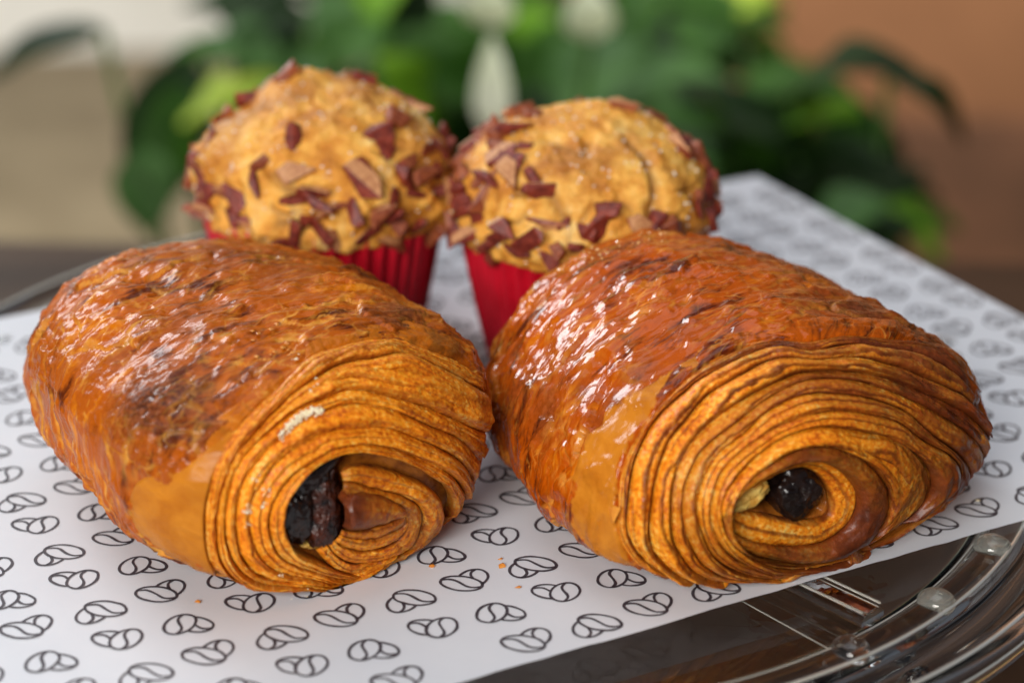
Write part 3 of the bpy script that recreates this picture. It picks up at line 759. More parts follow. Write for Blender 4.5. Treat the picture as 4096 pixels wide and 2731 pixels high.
nose_top = zl([(855, 985), (890, 950), (960, 935), (1040, 950), (1120, 985), (1190, 1035), (1215, 1075)])
nose_low = zl([(862, 1130), (900, 1150), (970, 1150), (1050, 1130), (1120, 1110), (1180, 1095), (1220, 1088)])
pl.band("coiled_dough", Eo[0], Eo[1], 0.22, 0.16, 0.22, kind="roll", toast=[(0, .2), (.25, .25), (.45, .6), (.6, .25), (.8, .1), (1, .5)], seed=71, lam=2)
pl.band("coiled_dough", Eo[1], Eo[2], 0.18, 0.24, 0.32, kind="roll", toast=[(0, .2), (.3, .05), (.5, .35), (.75, .3), (1, .7)], seed=72, lam=2)
pl.band("coiled_dough", Eo[2], Eo[3], 0.14, 0.34, 0.38, kind="roll", toast=[(0, .3), (.3, .2), (.6, .7), (1, .9)], seed=73, lam=1)
pl.band("coiled_dough", Eo[3], Eo[4], 0.12, 0.38, 0.40, kind="roll", toast=[(0, .6), (.3, .4), (.6, .8), (1, 1)], seed=74, lam=1)
pl.band("coil_nose", nose_top, nose_low, 0.30, 0.40, 0.36, kind="roll", toast=[(0, 1), (.25, .75), (.6, .6), (1, .5)], seed=75, lam=1, label="scorched brown nose of the coil")
pl.blob("chocolate_filling", (1250, 1880), (0.70, 0.56, 0.5), 0.30, M_CHOC, 5, 0.5)
pl.blob("chocolate_filling", (1182, 2050), (0.42, 0.74, 0.5), 0.24, M_CHOC, 9, 0.0)
pl.blob("stained_dough", (1298, 2035), (0.36, 0.80, 0.26), 0.02, M_BURNT, 13, -0.14)
pl.blob("open_crumb", (1262, 2180), (0.30, 0.14, 0.25), 0.25, M_CRUMB, 15, -0.3)
r_ = np.random.default_rng(5)
fl = [(1110 + 80 * t + r_.normal() * 6 - 0, 1752 - 105 * t + 28 * t * t + r_.normal() * 7) for t in np.linspace(0, 2.0, 190)]
pl.specks("flour_streak", fl, 0.028, M_FLOUR, 1, 0.26, "stuff")
fl2 = [(1045, 1930), (1048, 1945), (980, 1995), (985, 2010), (1040, 1985), (990, 2060), (1012, 1890), (1115, 1975), (1440, 2013), (1365, 1980), (980, 2000), (1250, 1565), (1225, 1600), (1180, 1480), (1150, 2345), (1205, 2335)]
pl.specks("flour_specks", [(x + r_.normal() * 9, y + r_.normal() * 9) for x, y in fl2 for _ in range(4)], 0.026, M_FLOUR, 2, 0.34, "stuff")
pl.specks("pastry_flakes", [(1150 + r_.normal() * 70, 1420 + r_.normal() * 45) for _ in range(26)], 0.05, M_FLAKE, 3, 0.08, "stuff", 0.25)

# ---- right pastry
PR = (4.504, -7.832, -1.036, 4.812, 4.925, 5.131, 3.445, 1.8, 0.361, 0.154)
rootR = thing("pain_au_chocolat", (PR[0], PR[1], 0.06), "darker shinier rolled chocolate pastry with a small chocolate centre, in front of the right muffin", "pastry", "rolled chocolate pastries on the printed paper")
pr = Pastry(PR, rootR)
zr = lambda pts: Z((2400, 1300), 1.4256, pts)
C = [zr(c) for c in (
 [(420, 1470), (250, 1400), (150, 1290), (105, 1140), (105, 970), (130, 830), (180, 700), (250, 600), (330, 500), (420, 400), (520, 300), (640, 210), (750, 155), (900, 118), (1100, 95), (1300, 80), (1500, 82), (1700, 100), (1850, 135), (1990, 210), (2070, 290)],
 [(700, 1472), (480, 1450), (320, 1390), (215, 1290), (165, 1170), (152, 1040), (168, 900), (205, 760), (265, 640), (345, 530), (435, 430), (535, 345), (655, 262), (770, 205), (900, 160), (1060, 135), (1250, 135), (1450, 120), (1650, 145), (1850, 200), (2000, 280), (2090, 370)],
 [(900, 1468), (650, 1450), (450, 1415), (340, 1330), (285, 1220), (272, 1080), (292, 920), (335, 780), (395, 660), (465, 560), (555, 455), (655, 365), (770, 295), (890, 240), (1010, 205), (1130, 195), (1260, 208), (1410, 200), (1600, 225), (1800, 285), (1980, 370), (2130, 480)],
 [(1050, 1455), (800, 1450), (600, 1425), (470, 1330), (400, 1200), (378, 1060), (390, 930), (430, 800), (500, 680), (590, 570), (690, 485), (800, 420), (920, 355), (1030, 308), (1150, 282), (1300, 272), (1480, 278), (1650, 308), (1820, 370), (1980, 445), (2120, 540), (2190, 650)],
 [(1200, 1435), (950, 1440), (720, 1415), (560, 1340), (475, 1210), (445, 1060), (460, 930), (510, 800), (580, 690), (670, 600), (780, 520), (890, 445), (1000, 380), (1120, 340), (1260, 315), (1400, 315), (1560, 345), (1720, 405), (1880, 470), (2030, 560), (2130, 670), (2200, 790)],
 [(1350, 1395), (1100, 1420), (850, 1405), (680, 1340), (575, 1230), (528, 1090), (532, 960), (572, 840), (642, 740), (732, 652), (832, 570), (950, 490), (1060, 432), (1180, 400), (1320, 390), (1480, 408), (1620, 445), (1760, 515), (1880, 610), (1990, 710), (2070, 810), (2130, 880)],
 [(1450, 1355), (1200, 1388), (950, 1375), (760, 1305), (645, 1195), (592, 1080), (602, 950), (652, 830), (732, 740), (832, 660), (952, 592), (1080, 535), (1220, 490), (1380, 478), (1520, 505), (1650, 552), (1780, 622), (1890, 690), (1970, 770), (1990, 850), (1960, 930), (1900, 1030)],
 [(1540, 1290), (1330, 1345), (1100, 1358), (890, 1310), (745, 1220), (665, 1120), (645, 1010), (685, 895), (775, 790), (885, 702), (1005, 630), (1130, 580), (1260, 560), (1400, 570), (1540, 610), (1660, 665), (1750, 730), (1810, 810), (1830, 900), (1800, 990), (1740, 1070), (1670, 1140)],
 [(1230, 1335), (1080, 1335), (940, 1310), (790, 1255), (695, 1180), (655, 1080), (682, 965), (775, 855), (900, 765), (1020, 702), (1150, 662), (1300, 672), (1440, 732), (1550, 850), (1600, 990), (1585, 1120), (1510, 1220), (1390, 1290), (1240, 1335)],
 [(1200, 1240), (1080, 1245), (960, 1235), (840, 1208), (735, 1155), (684, 1075), (708, 985), (810, 885), (945, 805), (1055, 757), (1180, 742), (1300, 787), (1390, 870), (1430, 980), (1410, 1090), (1330, 1180), (1210, 1240)],
 [(1120, 1112), (1040, 1100), (960, 1080), (880, 1070), (800, 1060), (742, 1030), (800, 970), (930, 905), (1030, 852), (1100, 828), (1180, 818), (1250, 862), (1300, 950), (1315, 1030), (1300, 1090), (1220, 1112), (1130, 1113)])]
ctrR = zr([(1150, 900)])[0]
Cm = outward(C[0], ctrR, 90)
endR = np.array(C[0] + zr([(2260, 500), (2280, 800), (2150, 930), (1960, 1100), (1750, 1250), (1400, 1430), (900, 1500), (500, 1490)]), float)
holeR = np.array(C[10][:-1], float)
paleR = [(2290, 2020), (2330, 1800), (2420, 1660), (2560, 1570), (2700, 1480), (2640, 1620), (2530, 1760), (2480, 1900), (2470, 2100), (2530, 2280), (2400, 2200), (2300, 2100)]
pr.crust(380, 460, M_CRUST_R, [(2450, 1640, 0.6, 0.75), (2330, 1580, 0.5, 0.6), (3450, 1230, 1.5, 0.85), (3660, 1330, 1.2, 0.9), (3250, 1120, 1.0, 0.7), (2980, 1020, 1.1, 0.6), (2550, 1500, 0.5, 0.5), (2200, 1650, 0.9, 0.6), (2080, 1560, 0.8, 0.5), (2250, 1420, 0.7, 0.3), (2000, 1700, .8, .5), (2750, 1330, .5, .25)],
         [paleR], endR, holeR, 0.9, 8, wr=0.9, ridge_amt=0.7)
pr.band("skin_edge", Cm, C[0], 0.10, kind="layer", mat=M_CRUST_R, seed=111, lam=1, pale=[(0, 0.9), (0.45, 0.85), (0.6, 0.1), (1, 0.0)])
tr = [[(0, .3), (.3, .25), (.5, .45), (.65, .75), (1, .95)], [(0, .3), (.25, .0), (.5, .0), (.62, .35), (.75, .7), (1, .95)], [(0, .4), (.2, .0), (.55, .0), (.7, .35), (.85, .8), (1, .95)], [(0, .5), (.2, .25), (.45, .2), (.6, .5), (.75, .8), (1, .95)],
      [(0, .6), (.2, .45), (.4, .35), (.6, .45), (.75, .75), (1, .95)], [(0, .8), (.2, .6), (.35, .15), (.6, .15), (.75, .6), (1, .95)], [(0, .9), (.2, .7), (.3, .2), (.55, .05), (.7, .3), (.85, .7), (1, .95)], [(0, .95), (.2, .6), (.33, .05), (.6, .0), (.72, .3), (1, .8)]]
lifts = [0, 0.02, 0.06, 0.11, 0.15, 0.19, 0.30, 0.36, 0.38]
for k in range(8):
    pr.band("dough_layer", C[k], C[k + 1], [0.15, 0.26, 0.30, 0.15, 0.17, 0.18, 0.26, 0.22][k], lo=lifts[k] + (0.08 if k == 6 else 0), li=lifts[k + 1], kind="layer", toast=tr[k], seed=120 + 7 * k, lam=[1.1, 1.2, 1.2, 1.1, 1.2, 2.2, 2.2, 1.2][k], edge_amt=1.15)
    for q0, q1 in [[(0.0, 0.4), (0.35, 0.75)], [(0.15, 0.45), (0.6, 0.93)], [(0.1, 0.4), (0.62, 0.93)], [(0.05, 0.45), (0.4, 0.8)], [(0.05, 0.4), (0.35, 0.65), (0.6, 0.92)], [(0.1, 0.45), (0.4, 0.7), (0.6, 0.92)], [(0.05, 0.35), (0.3, 0.6), (0.5, 0.88)], [(0.1, 0.5), (0.45, 0.85)]][k]:
        h0 = [0.15, 0.26, 0.30, 0.15, 0.17, 0.18, 0.26, 0.22][k] * 0.66
        pr.lamina(C[k], C[k + 1], q0, q1, 0.10, (lifts[k] + (lifts[k + 1] - lifts[k]) * q0 + h0, lifts[k] + (lifts[k + 1] - lifts[k]) * q1 + h0 + 0.01), tr[k], 500 + 13 * k + int(q0 * 90), 1.0)
pr.band("coiled_dough", C[8], C[9], 0.26, 0.36, 0.34, kind="roll", toast=[(0, 1), (.12, .8), (.25, .3), (.4, .25), (.5, .8), (.58, 1), (.85, 1), (1, 1)], seed=181, lam=1, closed=True, label="dark red brown ring of dough round the chocolate")
pr.band("coiled_dough", C[9], C[10], 0.12, 0.24, -0.10, kind="layer", toast=[(0, .2), (.3, .1), (.6, .25), (.8, .15), (1, .2)], seed=182, lam=2, closed=True)
pr.blob("chocolate_filling", (3205, 1980), (0.56, 0.60, 0.5), 0.30, M_CHOC, 25, 0.3)
pr.blob("open_crumb", (2990, 1995), (0.62, 0.26, 0.34), 0.24, M_CRUMB, 29, 0.25)
r_ = np.random.default_rng(15)
# torn flake standing on the pale side
fk = [(2440, 2010), (2500, 2025), (2478, 2075), (2462, 2078)]
Pk, Nk = pr.hit(fk)
mesh_obj("loose_flake", np.vstack([Pk + Nk * np.array([[0.10], [0.22], [0.30], [0.16]]), Pk + Nk * np.array([[0.08], [0.20], [0.28], [0.14]])]),
         [[0, 1, 2, 3], [7, 6, 5, 4], [0, 4, 5, 1], [1, 5, 6, 2], [2, 6, 7, 3], [3, 7, 4, 0]], M_FLAKE, rootR, smooth=False)
pr.specks("sugar_beads", [(2250 + 420 * t + r_.normal() * 12, 1085 - 150 * t + r_.normal() * 14) for t in r_.random(40)], 0.035, mat_simple("glaze_bead", (0.6, 0.3, 0.1), (0.8, 0.5, 0.25), 500, 0.1), 4, 0.12, "stuff", 1.0)

# ------------------------------------------------------------------ crumbs on the paper
def crumb(x, y, r, label, mat=M_FLAKE):
    g = at(x, y, 0.08); rr = np.random.default_rng(int(x + y))
    bm = bmesh.new(); bmesh.ops.create_icosphere(bm, subdivisions=1, radius=1)
    V = np.array([v.co[:] for v in bm.verts]); F = [[v.index for v in f.verts] for f in bm.faces]; bm.free()
    V = V * (1 + 0.35 * rr.normal(size=(len(V), 1))) * np.array([r, r * rr.uniform(0.5, 0.9), r * 0.45]) + g + [0, 0, r * 0.4]
    o = mesh_obj("crumb", V, F, mat, smooth=False, loc=g)
    return tag(o, label, "crumb", "pastry crumbs on the paper")
crumb(2003, 2236, 0.045, "small orange crumb just below a bean print between the pastries")
crumb(2006, 2264, 0.085, "largest reddish flake of crumb on the paper between the pastries")
crumb(1727, 2268, 0.075, "tan crumb lying on a bean print right of the left pastry")
crumb(2072, 2350, 0.06, "thin red crumb on the lower rim of a bean print")
crumb(790, 2408, 0.05, "tiny red crumb on bare paper below the left pastry")
crumb(3913, 2003, 0.06, "tiny yellow crumb near the right edge of the paper", M_FLOUR)

# ------------------------------------------------------------------ muffins
M_ = Mat("muffin_cake"); P_ = M_.coord()
nA = M_.noise(P_, 160, 5, 0.62); nB = M_.noise(P_, 45, 3)
cc = M_.ramp(M_.math('ADD', M_.math('MULTIPLY', nA, 0.55), M_.math('MULTIPLY', nB, 0.45)),
             [(0.34, (0.40, 0.115, 0.010)), (0.46, (0.72, 0.29, 0.030)), (0.55, (0.89, 0.46, 0.080)), (0.67, (0.96, 0.68, 0.26))])
cc = M_.mix(M_.attr("toast"), cc, M_.ramp(nA, [(0.35, (0.36, 0.12, 0.02)), (0.65, (0.58, 0.23, 0.035))]))
cc = M_.mix(M_.attr("crease"), cc, (0.34, 0.15, 0.035))
nb = M_.bump(M_.noise(P_, 420, 5, 0.65), 0.9, 0.0014)
M_.set(Base_Color=cc, Roughness=0.5, Normal=nb, Subsurface_Weight=0.15, Subsurface_Radius=(1.0, 0.5, 0.15), Subsurface_Scale=0.003)
M_.b.inputs["Specular IOR Level"].default_value = 0.4
M_CAKE = M_.m
M_NUT = mat_simple("pecan_skin", (0.10, 0.010, 0.006), (0.27, 0.040, 0.018), 300, 0.5, 0.5, 0.0008)
M_NUTTAN = mat_simple("pecan_tan_skin", (0.18, 0.035, 0.014), (0.36, 0.10, 0.036), 250, 0.45, 0.5, 0.0008)
M_NUTCUT = mat_simple("pecan_cut_face", (0.40, 0.16, 0.06), (0.58, 0.29, 0.12), 400, 0.55, 0.4)
M_SUGAR = mat_simple("sugar_grain", (0.80, 0.74, 0.64), (0.90, 0.86, 0.80), 500, 0.25)
M_ = Mat("red_baking_paper"); P_ = M_.coord()
M_.set(Base_Color=M_.ramp(M_.noise(P_, 120, 3), [(0.3, (0.42, 0.003, 0.013)), (0.7, (0.56, 0.005, 0.022))]), Roughness=0.38)
M_CUP = M_.m

def nut_mesh(k):
    """angular broken shard: the hull of a few scattered points, bevelled a little"""
    rr = np.random.default_rng(100 + k)
    dims = np.array([(1.0, 0.46, 0.42), (0.95, 0.54, 0.38), (0.72, 0.54, 0.48), (1.15, 0.36, 0.36), (0.85, 0.46, 0.50)][k % 5])
    bm = bmesh.new()
    pts = rr.uniform(-1, 1, size=(13, 3)); pts /= np.maximum(np.abs(pts).max(1, keepdims=True), 1e-6); pts *= rr.uniform(0.75, 1.0, size=(13, 1))
    pts = pts * dims; pts[:, 2] += 0.18 * pts[:, 0] ** 2
    for p in pts: bm.verts.new(Vector(p * CM))
    r = bmesh.ops.convex_hull(bm, input=bm.verts[:])
    for v in [v for v in bm.verts if not v.link_faces]: bm.verts.remove(v)
    bmesh.ops.bevel(bm, geom=bm.edges[:], offset=0.045 * CM, segments=1, affect='EDGES', clamp_overlap=True)
    me = bpy.data.meshes.new("pecan_piece")
    cut = Vector(rr.normal(size=3)).normalized()
    bm.normal_update()
    for f in bm.faces:
        f.smooth = False; f.material_index = 1 if f.normal.dot(cut) > 0.84 else 0
    bm.to_mesh(me); bm.free()
    me.materials.append(M_NUT if k % 3 else M_NUTTAN); me.materials.append(M_NUTCUT)
    return me
NUTS = [nut_mesh(k) for k in range(15)]

def muffin(c, prof, rim_r, rim_z, base_r, bumps, nuts, seed, label, group, creases, rnd_nuts, nut_side):
    root = thing("muffin", (c[0], c[1], 0.06), label, "muffin", group)
    # pleated cup
    nth, nz = 480, 14
    th = np.linspace(0, 2 * np.pi, nth, endpoint=False)[None]; t = np.linspace(0, 1, nz)[:, None]
    pleat = np.abs(((th * 44 / (2 * np.pi)) % 1.0) * 2 - 1) - 0.5
    ztop = rim_z + 0.25
    rad = base_r + (rim_r + 0.02 - base_r) * t ** 0.9 + 0.30 * pleat * (0.45 + 0.55 * t) + 0.03 * vnoise(np.stack([np.cos(th) * 3 + 0 * t, np.sin(th) * 3 + 0 * t, t * 2 + 0 * th], -1), seed)
    z = 0.07 + (ztop - 0.07) * t + 0.05 * pleat * t ** 6
    V = np.stack([c[0] + rad * np.cos(th), c[1] + rad * np.sin(th), z + 0 * th], -1)
    Vi = np.stack([c[0] + (rad - 0.03) * np.cos(th), c[1] + (rad - 0.03) * np.sin(th), z + 0.0 + 0 * th], -1)[::-1]
    VV = np.concatenate([V, Vi]); F = grid_faces(2 * nz, nth, True)
    F = np.vstack([F]); FL = F.tolist() + [list(range(nth - 1, -1, -1))]
    mesh_obj("paper_cup", VV.reshape(-1, 3), FL, M_CUP, root)
    # cake
    n, m = 190, 300
    pr_ = cat_resample(prof, n); th = np.linspace(0, 2 * np.pi, m, endpoint=False)[None]
    R_, Zz = pr_[:, :1], pr_[:, 1:]
    P = np.stack([c[0] + R_ * np.cos(th), c[1] + R_ * np.sin(th), Zz + 0 * th], -1)
    N = grid_normals(P, True)
    ctr = np.array([c[0], c[1], rim_z + 1])
    if ((P - ctr) * N).sum() < 0: N = -N
    fade = sstep(0, 0.12, np.linspace(0, 1, n))[:, None]
    Nn = N
    d = 0.18 * fbm(P * 0.55, 3, seed) + 0.09 * fbm(P * 1.8, 3, seed + 5) + 0.055 * fbm(P * 4.5, 4, seed + 9, 0.65)
    lower = sstep(rim_z + 2.4, rim_z + 0.4, P[..., 2])
    lump = np.clip(fbm(P * 1.5, 2, seed + 13), -0.1, 1)
    d = d + 0.38 * lower * lump
    crs = np.zeros((n, m))
    bv = BVHTree.FromPolygons([tuple(v) for v in P.reshape(-1, 3)], grid_faces(n, m, True).tolist())
    def hit(x, y):
        loc, nor, i, dd = bv.ray_cast(Vector(CAM), Vector(ray(x, y)).normalized())
        if loc is None:
            q = CAM + ray(x, y) / np.linalg.norm(ray(x, y)) * np.linalg.norm(ctr - CAM)
            loc, nor, i, dd = bv.find_nearest(Vector(q))
        return np.array(loc)
    for (x, y, rr, h) in bumps:
        p = hit(x, y); d = d + h * np.exp(-(np.linalg.norm(P - p, axis=-1) / rr) ** 2)
    for line in creases:
        pts = np.array([hit(x, y) for x, y in line])
        dd = np.full((n, m), 9.0)
        for k in range(len(pts) - 1):
            a, b = pts[k], pts[k + 1]; ab = b - a
            t = np.clip(((P - a) @ ab) / (ab @ ab), 0, 1)[..., None]; dd = np.minimum(dd, np.linalg.norm(P - a - t * ab, axis=-1))
        w = np.exp(-(dd / 0.16) ** 2); d = d - 0.22 * w; crs = np.maximum(crs, 0.85 * np.exp(-(dd / 0.11) ** 2))
    crs = np.maximum(crs, 0.7 * sstep(0.80, 0.95, ridged(P * 0.9, 2, seed + 21)) * (0.3 + 0.7 * lower))
    d = d - 0.10 * sstep(0.80, 0.97, ridged(P * 0.9, 2, seed + 21))
    Q = P + Nn * (d * fade)[..., None]
    toast = np.clip(0.9 * sstep(0.0, 0.35, fbm(P * 0.7, 3, seed + 33)) * sstep(rim_z + 1.0, rim_z + 3.2, P[..., 2]), 0, 1)
    mesh_obj("cake_top", Q.reshape(-1, 3), grid_faces(n, m, True), M_CAKE, root, attrs=dict(toast=toast.ravel(), crease=crs.ravel()))
    bq = BVHTree.FromPolygons([tuple(v) for v in Q.reshape(-1, 3)], grid_faces(n, m, True).tolist())
    def put(loc, nor, size, ang, k, sink=0.1, tilt=0.0):
        o = bpy.data.objects.new("pecan_piece", NUTS[k % len(NUTS)]); o.parent = root
        q = Vector(nor).to_track_quat('Z', 'Y')
        from mathutils import Quaternion
        q = q @ Quaternion((0, 0, 1), ang) @ Quaternion((0, 1, 0), tilt)
        o.rotation_mode = 'QUATERNION'; o.rotation_quaternion = q
        p = np.array(loc) + np.array(nor) * sink * size
        o.location = tuple((p - np.array([c[0], c[1], 0.06])) * CM)
        o.scale = (1.1 * size, 1.1 * size, 1.1 * size)
        col.objects.link(o)
    rr = np.random.default_rng(seed)
    placed = []
    for (x, y, size, ang) in nuts:
        dv = Vector(ray(x, y)).normalized()
        loc, nor, i, dd = bq.ray_cast(Vector(CAM), dv)
        if loc is None:
            q = CAM + np.array(dv) * np.linalg.norm(ctr - CAM); loc, nor, i, dd = bq.find_nearest(Vector(q))
        if nor.dot(dv) > 0 and loc is not None: nor = -nor
        # aim the long side along the given picture angle
        qn = nor.to_track_quat('Z', 'Y'); ex, ey = np.array(qn @ Vector((1, 0, 0))), np.array(qn @ Vector((0, 1, 0)))
        want = RIGHT * math.cos(ang) + UP * math.sin(ang)
        put(loc, nor, size, math.atan2(want @ ey, want @ ex), int(rr.integers(0, 15)), 0.02, rr.normal() * 0.2); placed.append(np.array(loc))
    tries = 0; cnt = 0
    while cnt < rnd_nuts and tries < 4000:
        tries += 1
        i = int(rr.integers(int(n * 0.06), int(n * 0.62))); j = int(rr.integers(0, m))
        p = Q[i, j]
        q = proj(p); vis = ((CAM - p) @ N[i, j]) > 0
        if vis and not nut_side(q[0], q[1]): continue
        if min([np.linalg.norm(p - b) for b in placed] + [9]) < 0.29: continue
        placed.append(p); cnt += 1
        put(p, N[i, j], rr.uniform(0.26, 0.50), rr.uniform(0, 6.28), int(rr.integers(0, 15)), 0.12, rr.normal() * 0.5)
    # sugar
    V, F = [], []
    wr_ = np.maximum(pr_[:, 0], 0.0); wr_[: int(n * 0.1)] = 0; wr_ /= wr_.sum()
    for _ in range(300):
        i = int(rr.choice(n, p=wr_)); j = int(rr.integers(0, m)); p = Q[i, j] + N[i, j] * 0.015
        k = rr.uniform(0.010, 0.026); b = len(V); R3 = np.linalg.qr(rr.normal(size=(3, 3)))[0]
        for s_ in ((-1, -1, -1), (1, -1, -1), (1, 1, -1), (-1, 1, -1), (-1, -1, 1), (1, -1, 1), (1, 1, 1), (-1, 1, 1)): V.append(p + R3 @ (np.array(s_) * k))
        for f in ((0, 3, 2, 1), (4, 5, 6, 7), (0, 1, 5, 4), (1, 2, 6, 5), (2, 3, 7, 6), (3, 0, 4, 7)): F.append([b + q_ for q_ in f])
    o = mesh_obj("sugar_grains", V, F, M_SUGAR, root, smooth=False); o["kind"] = "stuff"
    return root

D = math.radians
nl = lambda pts: [(700 + x / 1.4258, 200 + y / 1.4258, s_, D(a)) for x, y, s_, a in pts]
muffin((-4.80, 0.5), [(2.7, 3.45), (3.0, 3.5), (3.16, 3.72), (3.24, 4.1), (3.22, 4.6), (3.05, 5.2), (2.65, 5.75), (2.1, 6.15), (1.3, 6.40), (0.5, 6.48), (0.02, 6.50)], 3.0, 3.6, 2.35,
       [(1170, 320, 0.7, 0.34), (1320, 320, 1.2, 0.22), (900, 560, 1.0, 0.05), (930, 400, 0.9, -0.34), (1650, 520, 0.8, 0.12)],
       nl([(650, 150, .42, 45), (1070, 180, .42, 20), (1350, 320, .48, -30), (1255, 400, .42, -15), (680, 505, .45, 110), (1160, 495, .62, -10), (1190, 570, .40, -50), (490, 655, .35, 60), (690, 685, .48, 20),
           (1090, 765, .66, -55), (450, 760, .40, -70), (790, 790, .50, -30), (350, 830, .45, -50), (690, 850, .40, -20), (1430, 570, .38, 20), (1370, 830, .36, 10), (1240, 860, .34, 60), (1020, 930, .42, -70),
           (760, 980, .45, -10), (840, 1030, .42, -50), (610, 1090, .46, 10), (1090, 1040, .42, 50), (210, 500, .34, 40), (150, 680, .40, -75), (110, 620, .30, 80), (190, 900, .36, -30), (340, 950, .42, -30), (160, 790, .36, 80),
           (900, 1090, .36, -70), (1330, 640, .3, 30), (1480, 700, .36, -60), (1500, 560, .34, -60)]),
       41, "taller nut muffin in a red pleated paper cup behind the left pastry", "nut muffins in red cups",
       [[(1080, 690), (1150, 760), (1330, 770)], [(1290, 870), (1200, 920), (1110, 900)]], 95, lambda x, y: y > 640 + 0.0 * x and (y > 780 or x < 900 or x > 1600))
nr = lambda pts: [(1700 + x / 1.4936, 350 + y / 1.4936, s_, D(a)) for x, y, s_, a in pts]
muffin((1.72, -0.7), [(2.6, 3.35), (2.92, 3.4), (3.12, 3.6), (3.22, 3.95), (3.22, 4.4), (3.05, 4.95), (2.65, 5.45), (2.1, 5.82), (1.3, 6.05), (0.5, 6.12), (0.02, 6.14)], 2.93, 3.45, 2.3,
       [(2400, 430, 1.3, 0.30), (2060, 520, 0.7, 0.12), (2650, 650, 0.9, 0.1), (1950, 640, 0.6, 0.05)],
       nr([(390, 260, .38, 20), (520, 240, .55, 35), (450, 290, .40, 60), (480, 400, .48, 10), (590, 360, .3, 0), (240, 520, .42, -40), (375, 625, .50, 60), (730, 620, .62, -45), (650, 545, .36, -60), (1070, 745, .46, -35), (1295, 805, .40, 0),
           (1510, 360, .5, 60), (1500, 270, .38, 80), (640, 920, .56, 25), (740, 830, .44, -10), (170, 640, .42, -80), (220, 760, .45, -20), (320, 790, .42, -30), (450, 870, .46, 30), (260, 880, .4, 10), (1700, 480, .36, 70), (1680, 640, .42, 75),
           (300, 340, .42, 40), (250, 420, .36, 20), (1180, 110, .38, -10), (640, 180, .32, 0), (560, 970, .42, 10), (380, 920, .42, 40), (960, 870, .34, -20), (1620, 740, .36, 60), (330, 560, .3, 60)]),
       77, "shorter nut muffin with a cracked dome in a red cup, behind the right pastry", "nut muffins in red cups",
       [[(2510, 560), (2590, 640), (2620, 760), (2610, 860)], [(2060, 770), (2200, 760), (2260, 880)], [(2200, 560), (2330, 600), (2350, 560)]], 92, lambda x, y: (x < 2060 and y > 560) or y > 880 or x > 2780)

# ------------------------------------------------------------------ plants behind the table
def mat_leaf(name, c1, c2):
    M = Mat(name); P = M.coord()
    M.set(Base_Color=M.ramp(M.noise(P, 25, 3), [(0.3, c1), (0.7, c2)]), Roughness=0.5)
    M.b.inputs['Specular IOR Level'].default_value = 0.08
    tr_ = M.n("ShaderNodeBsdfTranslucent"); tr_.inputs["Color"].default_value = (c2[0] * 1.8, c2[1] * 1.5, c2[2] * 0.6, 1)
    mx = M.n("ShaderNodeMixShader"); mx.inputs[0].default_value = 0.16
    M.link(M.b.outputs[0], mx.inputs[1]); M.link(tr_.outputs[0], mx.inputs[2])
    M.link(mx.outputs[0], M.nt.nodes["Material Output"].inputs["Surface"])
    return M.m
LEAFM = [mat_leaf("dark_leaf", (0.003, 0.012, 0.002), (0.009, 0.027, 0.003)), mat_leaf("mid_leaf", (0.014, 0.050, 0.004), (0.031, 0.090, 0.008)),
         mat_leaf("bright_leaf", (0.075, 0.18, 0.008), (0.13, 0.27, 0.014)), mat_leaf("yellow_leaf", (0.22, 0.32, 0.03), (0.34, 0.42, 0.05)),
         mat_leaf("blue_green_leaf", (0.027, 0.074, 0.014), (0.055, 0.122, 0.030))]
M_SPATHE = mat_simple("white_spathe", (0.58, 0.64, 0.40), (0.78, 0.82, 0.64), 30, 0.5)
M_STEM = mat_simple("green_stem", (0.07, 0.16, 0.03), (0.11, 0.24, 0.05), 40, 0.5)
M_POT = mat_simple("dark_clay_pot", (0.03, 0.022, 0.016), (0.07, 0.045, 0.03), 20, 0.7)
def leaf(parent, p0, p1, width, sag, mat, name="leaf", up=(0, -0.45, 0.9), fold=0.12):
    p0, p1 = np.array(p0), np.array(p1); n, m = 15, 9
    t = np.linspace(0, 1, n)[:, None]; v = np.linspace(-1, 1, m)[None]
    ax = p1 - p0; side = np.cross(ax, np.array(up)); side /= np.linalg.norm(side) + 1e-9
    upn = np.cross(side, ax); upn /= np.linalg.norm(upn) + 1e-9
    w = width * 0.5 * np.sin(np.pi * np.clip(t, 0.015, 0.985) ** 0.8) ** 0.8
    P = p0 + ax * t[..., None] + upn * (sag * np.sin(np.pi * t))[..., None] + side * (w * v)[..., None] + upn * (fold * w * np.abs(v) + 0.04 * width * np.sin(t * 9 + v * 2))[..., None]
    V = P.reshape(-1, 3); F = grid_faces(n, m)
    V2 = np.vstack([V, V - upn * 0.05]); k = len(V)
    F2 = np.vstack([F, F[:, ::-1] + k])
    return mesh_obj(name, V2, F2, mat, parent)
def tube(parent, pts, r, mat, name="stem"):
    p = np.array(pts, float); n = len(p); m = 8; a = np.linspace(0, 2 * np.pi, m, endpoint=False)
    t = np.gradient(p, axis=0); t /= np.linalg.norm(t, axis=1, keepdims=True)
    x = np.cross(t, [0.3, 1, 0.1]); x /= np.linalg.norm(x, axis=1, keepdims=True); y = np.cross(t, x)
    V = p[:, None] + r * (np.cos(a)[None, :, None] * x[:, None] + np.sin(a)[None, :, None] * y[:, None])
    return mesh_obj(name, V.reshape(-1, 3), grid_faces(n, m, True), mat, parent)
def pot(parent, c, r, z0, z1):
    pf = rounded([(r * 0.7, z0), (r * 0.95, z1 - 3), (r * 1.08, z1 - 3), (r * 1.08, z1), (r * 0.92, z1), (r * 0.9, z1 - 4), (0.5, z1 - 4), (0.5, z0)], 2)
    return lathe("pot", pf, c, 0, M_POT, parent, 48)
